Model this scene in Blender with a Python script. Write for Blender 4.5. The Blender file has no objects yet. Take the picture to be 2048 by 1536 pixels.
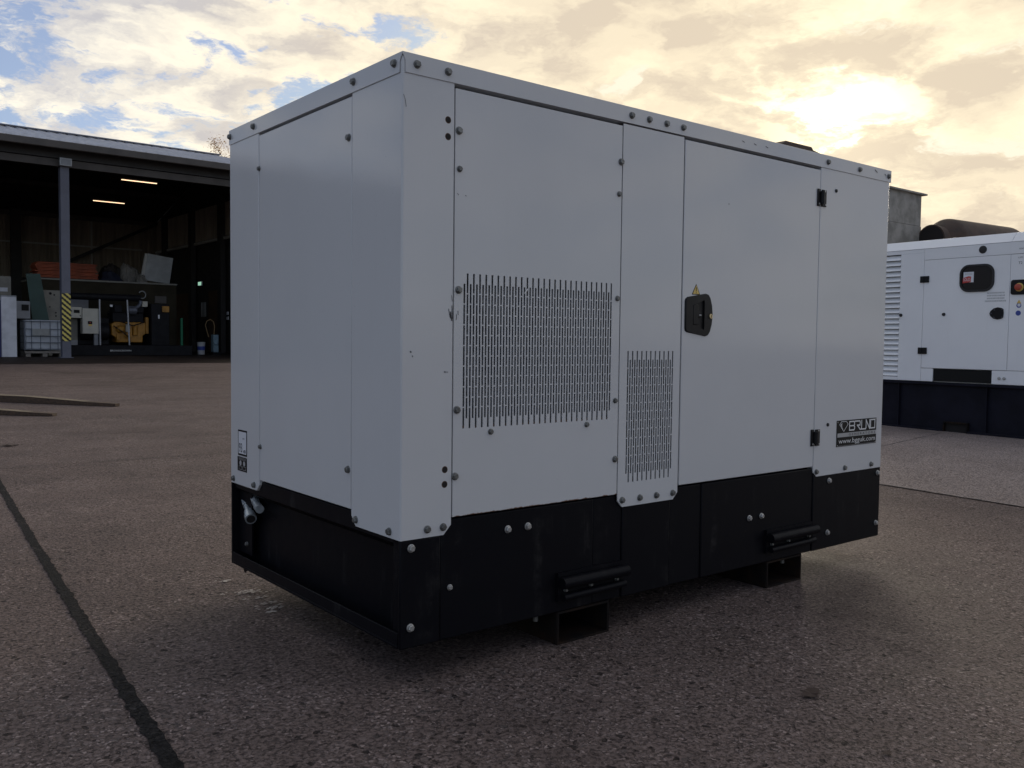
import bpy, bmesh, math, random
from mathutils import Vector, Matrix, Quaternion
rnd = random.Random(7)
R = math.radians
S = bpy.context.scene
COL = S.collection

# ------------------------------------------------------------------ camera
cam_d = bpy.data.cameras.new('camera')
cam = bpy.data.objects.new('camera', cam_d)
COL.objects.link(cam)
rx = Vector((0.78072555, -0.62477003, 0.01140299))
uy = Vector((0.02139188, 0.04496059, 0.9987597))
fz = Vector((0.62450781, 0.77951328, -0.04846688))
m = Matrix((rx, uy, -fz)).transposed().to_4x4()
m.translation = Vector((-1.34580, -2.18490, 1.01074))
cam.matrix_world = m
cam_d.sensor_fit = 'HORIZONTAL'
cam_d.sensor_width = 36.0
cam_d.lens = 1792.854 / 2048 * 36.0
cam_d.clip_start = 0.05
cam_d.clip_end = 3000
S.camera = cam

# ------------------------------------------------------------------ light
SUN = Vector((0.8280, 0.5220, 0.2050)).normalized()
SUN_EL = math.asin(SUN.z)
SUN_AZ = math.atan2(SUN.x, SUN.y)
sd = bpy.data.lights.new('sun', 'SUN')
sd.energy = 1.5
sd.angle = R(22)
sd.color = (1.0, 0.88, 0.72)
so = bpy.data.objects.new('sun', sd)
so.rotation_euler = (-SUN).to_track_quat('-Z', 'Y').to_euler()
so.location = (20, 13, 12)
COL.objects.link(so)

S.view_settings.view_transform = 'Standard'
S.view_settings.look = 'None'
S.view_settings.exposure = 0.0
S.view_settings.gamma = 1.0
S.view_settings.use_curve_mapping = False


class NT:
    """small helper around a node tree"""
    def __init__(s, nt):
        s.nt = nt; nt.nodes.clear()
    def n(s, t, **kw):
        nd = s.nt.nodes.new(t)
        for k, v in kw.items(): setattr(nd, k, v)
        return nd
    def set(s, inp, v):
        if isinstance(v, bpy.types.NodeSocket): s.nt.links.new(v, inp)
        elif v is not None:
            if inp.type in ('RGBA',) and len(v) == 3: v = (*v, 1)
            inp.default_value = v
    def math(s, op, a, b=None, c=None, clamp=False):
        nd = s.n('ShaderNodeMath', operation=op, use_clamp=clamp)
        s.set(nd.inputs[0], a)
        if b is not None: s.set(nd.inputs[1], b)
        if c is not None: s.set(nd.inputs[2], c)
        return nd.outputs[0]
    def vmath(s, op, a, b=None, out=0):
        nd = s.n('ShaderNodeVectorMath', operation=op)
        s.set(nd.inputs[0], a)
        if b is not None: s.set(nd.inputs[1], b)
        return nd.outputs[out]
    def mix(s, f, a, b, mode='MIX'):
        nd = s.n('ShaderNodeMix', data_type='RGBA', blend_type=mode)
        s.set(nd.inputs[0], f); s.set(nd.inputs[6], a); s.set(nd.inputs[7], b)
        return nd.outputs[2]
    def ramp(s, x, lo, hi, a=0.0, b=1.0):
        nd = s.n('ShaderNodeMapRange', interpolation_type='SMOOTHSTEP')
        s.set(nd.inputs[0], x); s.set(nd.inputs[1], lo); s.set(nd.inputs[2], hi)
        s.set(nd.inputs[3], a); s.set(nd.inputs[4], b)
        return nd.outputs[0]
    def noise(s, v, scale, detail=4, rough=.55, dist=0.0, out=0):
        nd = s.n('ShaderNodeTexNoise')
        s.set(nd.inputs['Vector'], v); nd.inputs['Scale'].default_value = scale
        nd.inputs['Detail'].default_value = detail; nd.inputs['Roughness'].default_value = rough
        nd.inputs['Distortion'].default_value = dist
        return nd.outputs[out]
    def voro(s, v, scale, out='Distance', feature='F1'):
        nd = s.n('ShaderNodeTexVoronoi', feature=feature)
        s.set(nd.inputs['Vector'], v); nd.inputs['Scale'].default_value = scale
        return nd
    def xyz(s, v):
        nd = s.n('ShaderNodeSeparateXYZ'); s.set(nd.inputs[0], v)
        return nd.outputs
    def comb(s, x, y, z):
        nd = s.n('ShaderNodeCombineXYZ')
        for i, v in enumerate((x, y, z)): s.set(nd.inputs[i], v)
        return nd.outputs[0]


# world: evening sky with broken backlit cloud
W = bpy.data.worlds.new('World')
S.world = W
W.use_nodes = True
w = NT(W.node_tree)
tc = w.n('ShaderNodeTexCoord')
D = w.vmath('NORMALIZE', tc.outputs['Generated'])
dx, dy, dz = w.xyz(D)
sky = w.n('ShaderNodeTexSky', sky_type='NISHITA')
sky.sun_disc = False
sky.sun_elevation = SUN_EL
sky.sun_rotation = SUN_AZ
sky.altitude = 50
sky.air_density = 1.0
sky.dust_density = 1.0
sky.ozone_density = 1.5
cosang = w.vmath('DOT_PRODUCT', D, tuple(SUN), out=1)
hz = w.math('ADD', w.math('MAXIMUM', dz, 0.0), 0.30)
px = w.math('DIVIDE', dx, hz)
py = w.math('DIVIDE', dy, hz)
P = w.vmath('ADD', w.comb(px, py, w.math('MULTIPLY', dz, 2.2)), (-9.2, -3.1, 5.5))
wv = w.n('ShaderNodeVectorMath', operation='SCALE')
w.set(wv.inputs[0], w.vmath('SUBTRACT', w.noise(P, 2.6, 6, .6, out=1), (.5, .5, .5)))
wv.inputs['Scale'].default_value = 0.42
Pw = w.vmath('ADD', P, wv.outputs[0])
n_big = w.noise(Pw, 1.25, 3, .5)
n_mid = w.noise(Pw, 4.6, 11, .64)
n_f = w.noise(w.vmath('ADD', Pw, (3.1, 1.7, .4)), 6.2, 8, .60)
# the same cloud field sampled a step towards the sun: dense there means this side is shaded
sh = w.noise(w.vmath('ADD', Pw, (.06, .04, -.02)), 4.6, 4, .55)
def puffs(vec):
    nd = w.n('ShaderNodeTexVoronoi', feature='F1')
    w.set(nd.inputs['Vector'], vec)
    nd.inputs['Scale'].default_value = 5.5
    return nd.outputs['Distance']
pf = puffs(Pw)
pf2 = puffs(w.vmath('ADD', Pw, (.045, .03, -.015)))
cov = w.math('ADD', w.math('MULTIPLY', n_big, .40), w.math('MULTIPLY', n_mid, .50))
cov = w.math('ADD', cov, w.math('MULTIPLY_ADD', pf, -.17, .152))
near = w.ramp(cosang, .70, 1.0)
away = w.ramp(cosang, .85, -.6)
thr = w.math('SUBTRACT', w.ramp(cosang, .96, .72, .492, .507), w.math('MULTIPLY_ADD', away, -.030, w.math('MULTIPLY', near, .07)))
dens = w.math('SUBTRACT', cov, thr)
cmask = w.ramp(dens, -.025, .032)
thick = w.math('ADD', w.math('MULTIPLY', w.ramp(dens, .02, .15), .45), w.math('MULTIPLY', w.ramp(w.math('ADD', w.math('MULTIPLY', n_f, .55), w.math('MULTIPLY', w.math('ADD', sh, w.math('MULTIPLY', w.math('SUBTRACT', pf, pf2), .62)), .45)), .415, .625), .82), clamp=True)
lit = w.ramp(cosang, -.9, .60, .60, 1.0)
edge = w.mix(near, (1.12, 1.04, .87), (1.12, .97, .70))
core = w.mix(near, (.60, .59, .615), (.78, .66, .51))
ccol = w.mix(thick, edge, core)
ccol = w.mix(1.0, ccol, w.comb(lit, lit, lit), 'MULTIPLY')
# away from the sun cloud is lit by blue skylight rather than by the sun
ccol = w.mix(1.0, ccol, w.mix(away, (1, 1, 1), (.88, .99, 1.24)), 'MULTIPLY')
# the gap colour from the Nishita sky, in the same radiance units (strength 0.1 below -> x10)
skyc = w.mix(.16, w.mix(1.0, sky.outputs[0], (1.0, 1.08, 1.40), 'MULTIPLY'), (9.0, 9.0, 9.2))
skyc = w.mix(1.0, skyc, (10.5, 9.6, 7.6), 'DARKEN')
tot = w.mix(cmask, skyc, w.mix(1.0, ccol, (10, 10, 10), 'MULTIPLY'))
g1 = w.math('MULTIPLY', w.math('POWER', w.math('MAXIMUM', cosang, 0.0), 480.0), w.math('MULTIPLY_ADD', w.ramp(thick, .05, .62), -20.0, 21.5))
g2 = w.math('MULTIPLY', w.math('POWER', w.math('MAXIMUM', cosang, 0.0), 30.0), .45)
gl = w.math('ADD', g1, g2)
tot = w.mix(1.0, tot, w.mix(1.0, w.comb(gl, gl, gl), (1.0, .84, .50), 'MULTIPLY'), 'ADD')
bg = w.n('ShaderNodeBackground')
w.set(bg.inputs[0], tot)
bg.inputs[1].default_value = 0.1
wo = w.n('ShaderNodeOutputWorld')
w.nt.links.new(bg.outputs[0], wo.inputs[0])


# ------------------------------------------------------------------ materials
def mat(name, col, rough=.5, metal=0.0, var=.0, vscale=3.0, bump=0.0, bscale=60.0, spec=.5, emit=None, estr=0.0,
        coat=0.0, col2=None, stretch=None, trans=0.0):
    m = bpy.data.materials.new(name); m.use_nodes = True
    t = NT(m.node_tree)
    b = t.n('ShaderNodeBsdfPrincipled'); o = t.n('ShaderNodeOutputMaterial')
    t.nt.links.new(b.outputs[0], o.inputs[0])
    tc = t.n('ShaderNodeNewGeometry'); v = tc.outputs['Position']
    if stretch: v = t.vmath('MULTIPLY', v, stretch)
    b.inputs['Roughness'].default_value = rough
    b.inputs['Metallic'].default_value = metal
    b.inputs['Specular IOR Level'].default_value = spec
    b.inputs['Coat Weight'].default_value = coat
    b.inputs['Transmission Weight'].default_value = trans
    if var or col2:
        c2 = col2 or tuple(max(0, c * (1 - var)) for c in col)
        f = t.ramp(t.noise(v, vscale, 6, .6), .35, .68)
        t.set(b.inputs['Base Color'], t.mix(f, col, c2))
        t.set(b.inputs['Roughness'], t.math('MULTIPLY_ADD', t.noise(v, vscale * 1.7, 4), .25, rough - .12))
    else:
        b.inputs['Base Color'].default_value = (*col, 1)
    if bump:
        bp = t.n('ShaderNodeBump'); bp.inputs['Strength'].default_value = bump
        bp.inputs['Distance'].default_value = .002
        t.set(bp.inputs['Height'], t.noise(tc.outputs['Position'], bscale, 2, .5))
        t.nt.links.new(bp.outputs[0], b.inputs['Normal'])
    if emit:
        b.inputs['Emission Color'].default_value = (*emit, 1)
        b.inputs['Emission Strength'].default_value = estr
    m['t'] = 1
    return m


def paint_white(name, rust=None, col=(.650, .648, .648)):
    """gloss powder coat: orange peel, faint dirt, optional rust along a lower edge z"""
    m = bpy.data.materials.new(name); m.use_nodes = True
    t = NT(m.node_tree)
    b = t.n('ShaderNodeBsdfPrincipled'); o = t.n('ShaderNodeOutputMaterial')
    t.nt.links.new(b.outputs[0], o.inputs[0])
    v = t.n('ShaderNodeNewGeometry').outputs['Position']
    big = t.noise(v, 1.3, 5, .6)
    streak = t.noise(t.vmath('MULTIPLY', v, (22, 22, 1.2)), 1.0, 4, .6)
    c = t.mix(t.ramp(big, .35, .7), col, tuple(x * .955 for x in col))
    c = t.mix(t.ramp(streak, .55, .78, 0, .05), c, (.50, .49, .46))
    spk = t.voro(v, 55)
    c = t.mix(t.math('MULTIPLY', t.ramp(spk.outputs['Distance'], .045, .03), t.ramp(t.xyz(spk.outputs['Color'])[0], .9, .93)), c, (.16, .14, .12))
    if rust is not None:
        z = t.xyz(v)[2]
        nz = t.noise(v, 34, 5, .65)
        hgt = t.math('MULTIPLY_ADD', nz, .016, -.0062)
        f = t.ramp(t.math('SUBTRACT', t.math('SUBTRACT', z, rust), hgt), .0005, -.003)
        c = t.mix(f, c, (.13, .055, .025))
    t.set(b.inputs['Base Color'], c)
    t.set(b.inputs['Roughness'], t.math('MULTIPLY_ADD', t.noise(v, 2.3, 4), .09, .045))
    b.inputs['IOR'].default_value = 1.5
    b.inputs['Specular IOR Level'].default_value = .32
    bp = t.n('ShaderNodeBump'); bp.inputs['Strength'].default_value = .085; bp.inputs['Distance'].default_value = .0016
    h = t.math('ADD', t.noise(v, 120, 2, .5), t.math('MULTIPLY', t.noise(v, 2.2, 2), 9.0))
    t.set(bp.inputs['Height'], h)
    t.nt.links.new(bp.outputs[0], b.inputs['Normal'])
    return m


def black_paint(name):
    m = bpy.data.materials.new(name); m.use_nodes = True
    t = NT(m.node_tree)
    b = t.n('ShaderNodeBsdfPrincipled'); o = t.n('ShaderNodeOutputMaterial')
    t.nt.links.new(b.outputs[0], o.inputs[0])
    v = t.n('ShaderNodeNewGeometry').outputs['Position']
    st = t.noise(t.vmath('MULTIPLY', v, (16, 16, 1.4)), 1.0, 6, .65)
    sp = t.noise(v, 9, 7, .7)
    f = t.math('MULTIPLY', t.ramp(st, .50, .74), t.ramp(sp, .45, .70))
    c = t.mix(f, (.0055, .0055, .0078), (.034, .032, .032))
    c = t.mix(t.ramp(t.noise(v, 45, 4, .7), .66, .78, 0, .35), c, (.04, .036, .034))
    t.set(b.inputs['Base Color'], c)
    t.set(b.inputs['Roughness'], t.math('MULTIPLY_ADD', sp, .3, .3))
    b.inputs['Specular IOR Level'].default_value = .10
    bp = t.n('ShaderNodeBump'); bp.inputs['Strength'].default_value = .08; bp.inputs['Distance'].default_value = .002
    t.set(bp.inputs['Height'], t.noise(v, 90, 3, .5))
    t.nt.links.new(bp.outputs[0], b.inputs['Normal'])
    return m


def concrete(name, c_lo, c_hi, peb=(.20, .178, .166), pit=(.020, .0175, .0165), stones=1.0, rough=.62, mottle=0.0):
    m = bpy.data.materials.new(name); m.use_nodes = True
    t = NT(m.node_tree)
    b = t.n('ShaderNodeBsdfPrincipled'); o = t.n('ShaderNodeOutputMaterial')
    t.nt.links.new(b.outputs[0], o.inputs[0])
    v = t.n('ShaderNodeNewGeometry').outputs['Position']
    nv = t.vmath('SUBTRACT', t.noise(v, 55, 3, out=1), (.5, .5, .5))
    vw = t.vmath('ADD', v, t.vmath('MULTIPLY', nv, (.030, .030, .0)))
    big = t.noise(v, .45, 6, .62)
    mid = t.noise(v, 3.2, 6, .62)
    fine = t.noise(v, 75, 5, .72)
    c = t.mix(t.ramp(t.math('ADD', t.math('MULTIPLY', big, .55), t.math('MULTIPLY', mid, .45)), .38, .62), c_lo, c_hi)
    c = t.mix(t.ramp(fine, .38, .60, .90, 0), c, tuple(x * .30 for x in c_lo))
    wear = t.ramp(t.math('ADD', t.math('MULTIPLY', t.noise(v, 1.1, 5, .6), .6), t.math('MULTIPLY', mid, .4)), .44, .58)
    v1 = t.voro(vw, 92)
    r1 = t.xyz(v1.outputs['Color'])
    d1 = v1.outputs['Distance']
    m1 = t.math('MULTIPLY', t.ramp(d1, .62, .36), t.ramp(r1[0], .42, .62))
    m1 = t.math('MULTIPLY', m1, t.math('MULTIPLY_ADD', wear, .62 * stones, .30 * stones))
    pc = t.mix(r1[1], tuple(x * .42 for x in peb), peb)
    c = t.mix(m1, c, t.mix(t.math('POWER', r1[2], 3.0), pc, tuple(x * 1.25 for x in peb)))
    mp = t.math('MULTIPLY', t.ramp(d1, .55, .3), t.ramp(r1[2], .26, .18))
    c = t.mix(t.math('MULTIPLY', mp, .50), c, pit)
    v2 = t.voro(vw, 34)
    r2 = t.xyz(v2.outputs['Color'])
    m2 = t.math('MULTIPLY', t.ramp(v2.outputs['Distance'], .46, .26), t.ramp(r2[0], .70, .80))
    c = t.mix(t.math('MULTIPLY', m2, t.math('MULTIPLY', wear, .75 * stones)), c, t.mix(r2[1], (.10, .088, .082), peb))
    m3 = t.math('MULTIPLY', t.ramp(v2.outputs['Distance'], .34, .2), t.ramp(r2[2], .93, .96))
    c = t.mix(t.math('MULTIPLY', m3, .8), c, pit)
    c = t.mix(t.ramp(t.noise(v, .8, 8, .7), .53, .68, 0, .55), c, tuple(x * .42 for x in c_lo))     # old oil and damp marks
    if mottle:
        c = t.mix(t.ramp(t.noise(v, .28, 7, .68), .42, .62, 0, mottle), c, tuple(x * .3 for x in c_lo))
    t.set(b.inputs['Base Color'], c)
    rg = t.math('MULTIPLY_ADD', mid, .35, rough - .17)
    t.set(b.inputs['Roughness'], t.math('SUBTRACT', rg, t.math('MULTIPLY', m1, .12)))
    b.inputs['Specular IOR Level'].default_value = .07
    bp = t.n('ShaderNodeBump'); bp.inputs['Strength'].default_value = 1.0; bp.inputs['Distance'].default_value = .008
    h = t.math('ADD', t.math('MULTIPLY', m1, .8), t.math('ADD', t.math('MULTIPLY', fine, .5), t.math('MULTIPLY', mid, 1.2)))
    h = t.math('SUBTRACT', h, t.math('ADD', mp, m3))
    t.set(bp.inputs['Height'], h)
    t.nt.links.new(bp.outputs[0], b.inputs['Normal'])
    return m


def hazard(name):
    m = bpy.data.materials.new(name); m.use_nodes = True
    t = NT(m.node_tree)
    b = t.n('ShaderNodeBsdfPrincipled'); o = t.n('ShaderNodeOutputMaterial')
    t.nt.links.new(b.outputs[0], o.inputs[0])
    x, y, z = t.xyz(t.n('ShaderNodeNewGeometry').outputs['Position'])
    band = t.math('FLOOR', t.math('DIVIDE', t.math('SUBTRACT', x, 4.63), .065))
    ph = t.math('ADD', t.math('MULTIPLY', z, 6.6), t.math('MULTIPLY', x, 4.3))
    ph = t.math('ADD', ph, t.math('MULTIPLY', band, .10))
    f = t.math('GREATER_THAN', t.math('FRACT', ph), .5)
    t.set(b.inputs['Base Color'], t.mix(f, (.60, .50, .12), (.012, .011, .010)))
    b.inputs['Roughness'].default_value = .5
    return m


M = {}
M['white'] = paint_white('white_paint')
M['white_rust'] = paint_white('white_paint_rusty_edge', rust=.370 + .112)
M['white2'] = paint_white('aged_white_paint', col=(.91, .91, .91))
M['black'] = black_paint('black_paint')
M['bolt'] = mat('zinc_bolt', (.22, .22, .21), .45, .6, .4, 40)
M['bolt_bright'] = mat('bright_zinc_bolt', (.50, .49, .47), .40, .6, .25, 60)
M['plastic'] = mat('black_plastic', (.012, .0115, .0125), .42, 0, .3, 20, .05, 300, spec=.22)
M['rubber'] = mat('rubber', (.018, .017, .017), .6)
M['void'] = mat('void_dark', (.018, .018, .02), .9, spec=.1)
M['baffle'] = mat('grey_baffle', (.060, .070, .085), .5, 0, .5, 4)
M['rusty'] = mat('rusty_black_steel', (.010, .009, .009), .7, 0, 0, 9, .15, 120, spec=.1, col2=(.026, .016, .011))
M['zinc'] = mat('galvanised_fitting', (.46, .50, .52), .38, .55, .3, 30)
M['hole'] = mat('hole_dark', (.012, .009, .008), .8)
M['scuff'] = mat('dark_scuff', (.045, .045, .048), .6)
M['rust_mark'] = mat('rust_mark', (.13, .06, .03), .8, 0, .4, 80)
M['sticker_white'] = mat('sticker_white', (.74, .75, .78), .35)
M['sticker_black'] = mat('sticker_black', (.012, .012, .012), .45, spec=.15)
M['sticker_grey'] = mat('sticker_grey', (.42, .42, .42), .35)
M['sticker_lightgrey'] = mat('sticker_lightgrey', (.74, .74, .73), .35)
M['sticker_yellow'] = mat('sticker_yellow', (.72, .50, .13), .4)
M['sticker_red'] = mat('sticker_red', (.55, .04, .03), .4)
M['sticker_blue'] = mat('sticker_blue', (.04, .07, .32), .4)
M['brass'] = mat('brass', (.62, .50, .28), .35, .8)
M['navy'] = mat('navy_black_steel', (.011, .011, .020), .55, 0, .4, 4, .05, 90, spec=.15)
M['glass_dark'] = mat('dark_window_pane', (.012, .009, .010), .2, 0, 0, 3, spec=.22)
M['estop_red'] = mat('red_button', (.45, .07, .04), .4)
M['weathered'] = mat('weathered_grey_steel', (.30, .29, .27), .7, 0, 0, 5, .1, 40, col2=(.17, .165, .15))
M['silencer'] = mat('rusty_brown_silencer', (.040, .026, .020), .7, 0, 0, 6, .1, 60, col2=(.065, .038, .026))
M['ground'] = concrete('exposed_aggregate_concrete', (.150, .114, .101), (.226, .172, .154), peb=(.34, .268, .243))
M['slab2'] = concrete('smooth_concrete', (.335, .275, .250), (.430, .360, .330), peb=(.46, .38, .35), pit=(.12, .09, .08), stones=.10, rough=.62)
M['shedfloor'] = concrete('dark_concrete', (.030, .022, .019), (.052, .038, .032), stones=.2, rough=.55, mottle=.6)
M['tar'] = concrete('tar_joint', (.013, .0125, .0125), (.028, .026, .026), peb=(.08, .07, .068), stones=.5, rough=.7)
M['crack'] = mat('joint_dirt', (.03, .027, .025), .9)
M['fleck'] = mat('pale_fleck', (.50, .45, .40), .8, 0, .4, 60, .2, 200)
M['roof'] = mat('galvanised_roof_sheet', (.36, .38, .44), .38, .15, .25, .8)
M['fascia'] = mat('brown_grey_trim', (.085, .075, .068), .6, 0, .25, 2)
M['steel_dark'] = mat('dark_steel', (.030, .027, .026), .6, 0, .3, 2)
M['post'] = mat('blue_grey_steel', (.115, .12, .155), .5, 0, .15, 3)
M['clad'] = mat('olive_brown_cladding', (.30, .25, .19), .65, 0, .35, 1.2, stretch=(3, 3, .4))
M['rail_light'] = mat('pale_rail', (.42, .41, .38), .6)
M['hazard'] = hazard('hazard_tape')
M['lamp_body'] = mat('flood_housing', (.34, .35, .36), .4, .3)
M['tube_glow'] = mat('lit_tube', (.9, .8, .7), .4, emit=(1.0, .66, .40), estr=2.2)
M['exit_glow'] = mat('exit_sign_face', (.5, .9, .7), .4, emit=(.55, 1.0, .75), estr=.55)
M['cab_white'] = mat('pale_blue_cabinet', (.60, .61, .66), .4, 0, .2, 3)
M['cab_blue'] = mat('dark_blue_edge', (.03, .035, .12), .5)
M['ibc'] = mat('milky_plastic', (.40, .43, .48), .45, 0, .3, 2.5)
M['cage'] = mat('galvanised_cage', (.085, .10, .13), .5, .4)
M['wood_grey'] = mat('weathered_wood', (.22, .20, .18), .8, 0, .4, 5, stretch=(1, 8, 8))
M['grey_box'] = mat('grey_enclosure', (.26, .27, .29), .5, 0, .2, 3)
M['grey_warm'] = mat('warm_grey_panel', (.22, .21, .18), .55, 0, .25, 3)
M['green_board'] = mat('dark_green_board', (.028, .065, .055), .55, 0, .25, 2)
M['cream'] = mat('cream_enclosure', (.52, .50, .43), .45, 0, .12, 4)
M['yellow'] = mat('engine_yellow', (.40, .185, .016), .45, 0, .35, 5)
M['engine_dark'] = mat('engine_black', (.013, .013, .016), .55, 0, .4, 6, spec=.15)
M['engine_grey'] = mat('engine_grey', (.12, .13, .16), .45, .3, .3, 6)
M['olive'] = mat('olive_container', (.040, .033, .021), .75, 0, .3, 2, spec=.15)
M['orange'] = mat('orange_painted_board', (.36, .075, .025), .6, 0, .35, 4)
M['tarp'] = mat('dark_tarpaulin', (.030, .022, .018), .7, 0, .5, 3)
M['tarp_blue'] = mat('navy_tarpaulin', (.014, .016, .035), .6, 0, .3, 3)
M['bag'] = mat('off_white_sacking', (.26, .24, .21), .85, 0, .3, 9)
M['silver'] = mat('dull_silver_panel', (.30, .31, .31), .45, .25, .25, 2)
M['green_pipe'] = mat('green_pipe', (.02, .22, .11), .45)
M['pole'] = mat('galvanised_pole', (.40, .41, .44), .4, .4)
M['bucket'] = mat('white_bucket', (.50, .50, .50), .5)
M['pump'] = mat('pale_blue_pump', (.22, .32, .38), .5, 0, .3, 8)
M['hose'] = mat('tan_hose', (.34, .22, .10), .6)
M['plywood'] = mat('brown_plywood', (.10, .055, .030), .7, 0, .3, 2)
M['timber'] = mat('brown_timber', (.10, .058, .033), .8, 0, 0, 6, .2, 90, col2=(.030, .020, .014), stretch=(2, 12, 12))
M['timber_top'] = mat('pale_timber_face', (.20, .155, .10), .75, 0, .4, 6)
M['leaf_orange'] = mat('autumn_leaf', (.70, .36, .10), .7, 0, .5, 3)
M['bark'] = mat('bark', (.075, .055, .042), .85, 0, .4, 6)
M['leaf_brown'] = mat('dead_leaf', (.050, .030, .022), .8)

# ------------------------------------------------------------------ mesh + object helpers
Z0 = 0.112


def FR(u, v, d): return Vector((u, -d, v + Z0))          # front face of the main generator
def LF(u, v, d): return Vector((-d, u, v + Z0))          # its left end
def XZ(y): return lambda u, v, d: Vector((u, y - d, v))   # a vertical plane facing -y
def WX(x): return lambda u, v, d: Vector((x - d, u, v))   # a vertical plane facing -x


class MB:
    def __init__(s): s.v = []; s.f = []
    def add(s, vs, fs):
        k = len(s.v); s.v += [Vector(p) for p in vs]; s.f += [tuple(i + k for i in f) for f in fs]
        return s
    def box(s, x0, x1, y0, y1, z0, z1):
        return s.add([(x, y, z) for x in (x0, x1) for y in (y0, y1) for z in (z0, z1)],
                     [(0, 1, 3, 2), (4, 6, 7, 5), (0, 4, 5, 1), (2, 3, 7, 6), (0, 2, 6, 4), (1, 5, 7, 3)])
    def fbox(s, F, u0, u1, v0, v1, d0, d1):
        return s.prism(F, [(u0, v0), (u1, v0), (u1, v1), (u0, v1)], d0, d1)
    def prism(s, F, poly, d0, d1):
        n = len(poly)
        vs = [F(u, v, d0) for u, v in poly] + [F(u, v, d1) for u, v in poly]
        fs = [tuple(range(n)), tuple(range(n, 2 * n))] + [(i, (i + 1) % n, n + (i + 1) % n, n + i) for i in range(n)]
        return s.add(vs, fs)
    def face(s, F, poly, d): return s.add([F(u, v, d) for u, v in poly], [tuple(range(len(poly)))])
    def cyl(s, p, q, r0, r1=None, n=16, caps=True):
        r1 = r0 if r1 is None else r1
        p, q = Vector(p), Vector(q); a = (q - p).normalized()
        b = a.orthogonal().normalized(); c = a.cross(b)
        vs = []
        for o, r in ((p, r0), (q, r1)):
            vs += [o + (b * math.cos(2 * math.pi * i / n) + c * math.sin(2 * math.pi * i / n)) * r for i in range(n)]
        fs = [(i, (i + 1) % n, n + (i + 1) % n, n + i) for i in range(n)]
        if caps: fs += [tuple(range(n)), tuple(range(n, 2 * n))]
        return s.add(vs, fs)
    def lathe(s, p, axis, prof, n=20):
        """prof: list of (distance along axis, radius)"""
        p = Vector(p); a = Vector(axis).normalized(); b = a.orthogonal().normalized(); c = a.cross(b)
        vs = []; fs = []
        for h, r in prof:
            vs += [p + a * h + (b * math.cos(2 * math.pi * i / n) + c * math.sin(2 * math.pi * i / n)) * r for i in range(n)]
        for j in range(len(prof) - 1):
            fs += [(j * n + i, j * n + (i + 1) % n, (j + 1) * n + (i + 1) % n, (j + 1) * n + i) for i in range(n)]
        fs += [tuple(range(n)), tuple(range((len(prof) - 1) * n, len(prof) * n))]
        return s.add(vs, fs)
    def tube(s, pts, r, n=8):
        pts = [Vector(p) for p in pts]; rings = []; b = None
        for i, p in enumerate(pts):
            a = ((pts[min(i + 1, len(pts) - 1)] - pts[max(i - 1, 0)])).normalized()
            b = a.orthogonal().normalized() if b is None else (b - a * b.dot(a)).normalized()
            c = a.cross(b); rr = r[i] if isinstance(r, (list, tuple)) else r
            rings.append([p + (b * math.cos(2 * math.pi * k / n) + c * math.sin(2 * math.pi * k / n)) * rr for k in range(n)])
        vs = [v for g in rings for v in g]; fs = []
        for j in range(len(pts) - 1):
            fs += [(j * n + i, j * n + (i + 1) % n, (j + 1) * n + (i + 1) % n, (j + 1) * n + i) for i in range(n)]
        fs += [tuple(range(n)), tuple(range((len(pts) - 1) * n, len(pts) * n))]
        return s.add(vs, fs)
    def bar(s, p, q, w, h, up=(0, 0, 1)):
        p, q = Vector(p), Vector(q); a = (q - p).normalized(); up = Vector(up)
        if abs(a.dot(up)) > .98: up = Vector((0, 1, 0))
        b = a.cross(up).normalized() * (w / 2); c = b.cross(a).normalized() * (h / 2)
        vs = [o + x * b + y * c for o in (p, q) for x, y in ((-1, -1), (1, -1), (1, 1), (-1, 1))]
        return s.add(vs, [(0, 1, 2, 3), (4, 5, 6, 7), (0, 1, 5, 4), (1, 2, 6, 5), (2, 3, 7, 6), (3, 0, 4, 7)])
    def stroke(s, F, pts, wd, d, th=.0004, ext=True):
        """thin raised line in a face plane"""
        for i in range(len(pts) - 1):
            a, b = Vector(pts[i]), Vector(pts[i + 1]); t = (b - a).normalized(); n = Vector((-t.y, t.x)) * wd / 2
            if ext: a = a - t * wd / 2; b = b + t * wd / 2
            s.prism(F, [tuple(a - n), tuple(b - n), tuple(b + n), tuple(a + n)], d, d + th + i * .00003)
        return s
    def build(s, name, material, parent=None, bevel=0.0, seg=2, origin=None, smooth=35):
        me = bpy.data.meshes.new(name)
        pw = WO.get(parent, Vector((0, 0, 0))) if parent else Vector((0, 0, 0))
        if origin is None:
            lo = Vector([min(p[i] for p in s.v) for i in range(3)]); hi = Vector([max(p[i] for p in s.v) for i in range(3)])
            c = (lo + hi) / 2
            if parent is None: c.z = lo.z
        else: c = Vector(origin)
        me.from_pydata([tuple(p - c) for p in s.v], [], s.f)
        bm = bmesh.new(); bm.from_mesh(me)
        bmesh.ops.recalc_face_normals(bm, faces=bm.faces)
        bm.to_mesh(me); bm.free()
        if smooth:
            me.polygons.foreach_set('use_smooth', [True] * len(me.polygons))
            me.set_sharp_from_angle(angle=R(smooth))
        me.materials.append(material)
        o = bpy.data.objects.new(name, me); COL.objects.link(o)
        o.location = c - pw
        WO[o] = c
        if parent: o.parent = parent
        if bevel:
            b = o.modifiers.new('bevel', 'BEVEL'); b.width = bevel; b.segments = seg
            b.limit_method = 'ANGLE'; b.angle_limit = R(40); b.use_clamp_overlap = True
        return o


WO = {}


def tag(o, label, cat, group=None, kind=None):
    o['label'] = label; o['category'] = cat
    if group: o['group'] = group
    if kind: o['kind'] = kind
    return o


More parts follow.
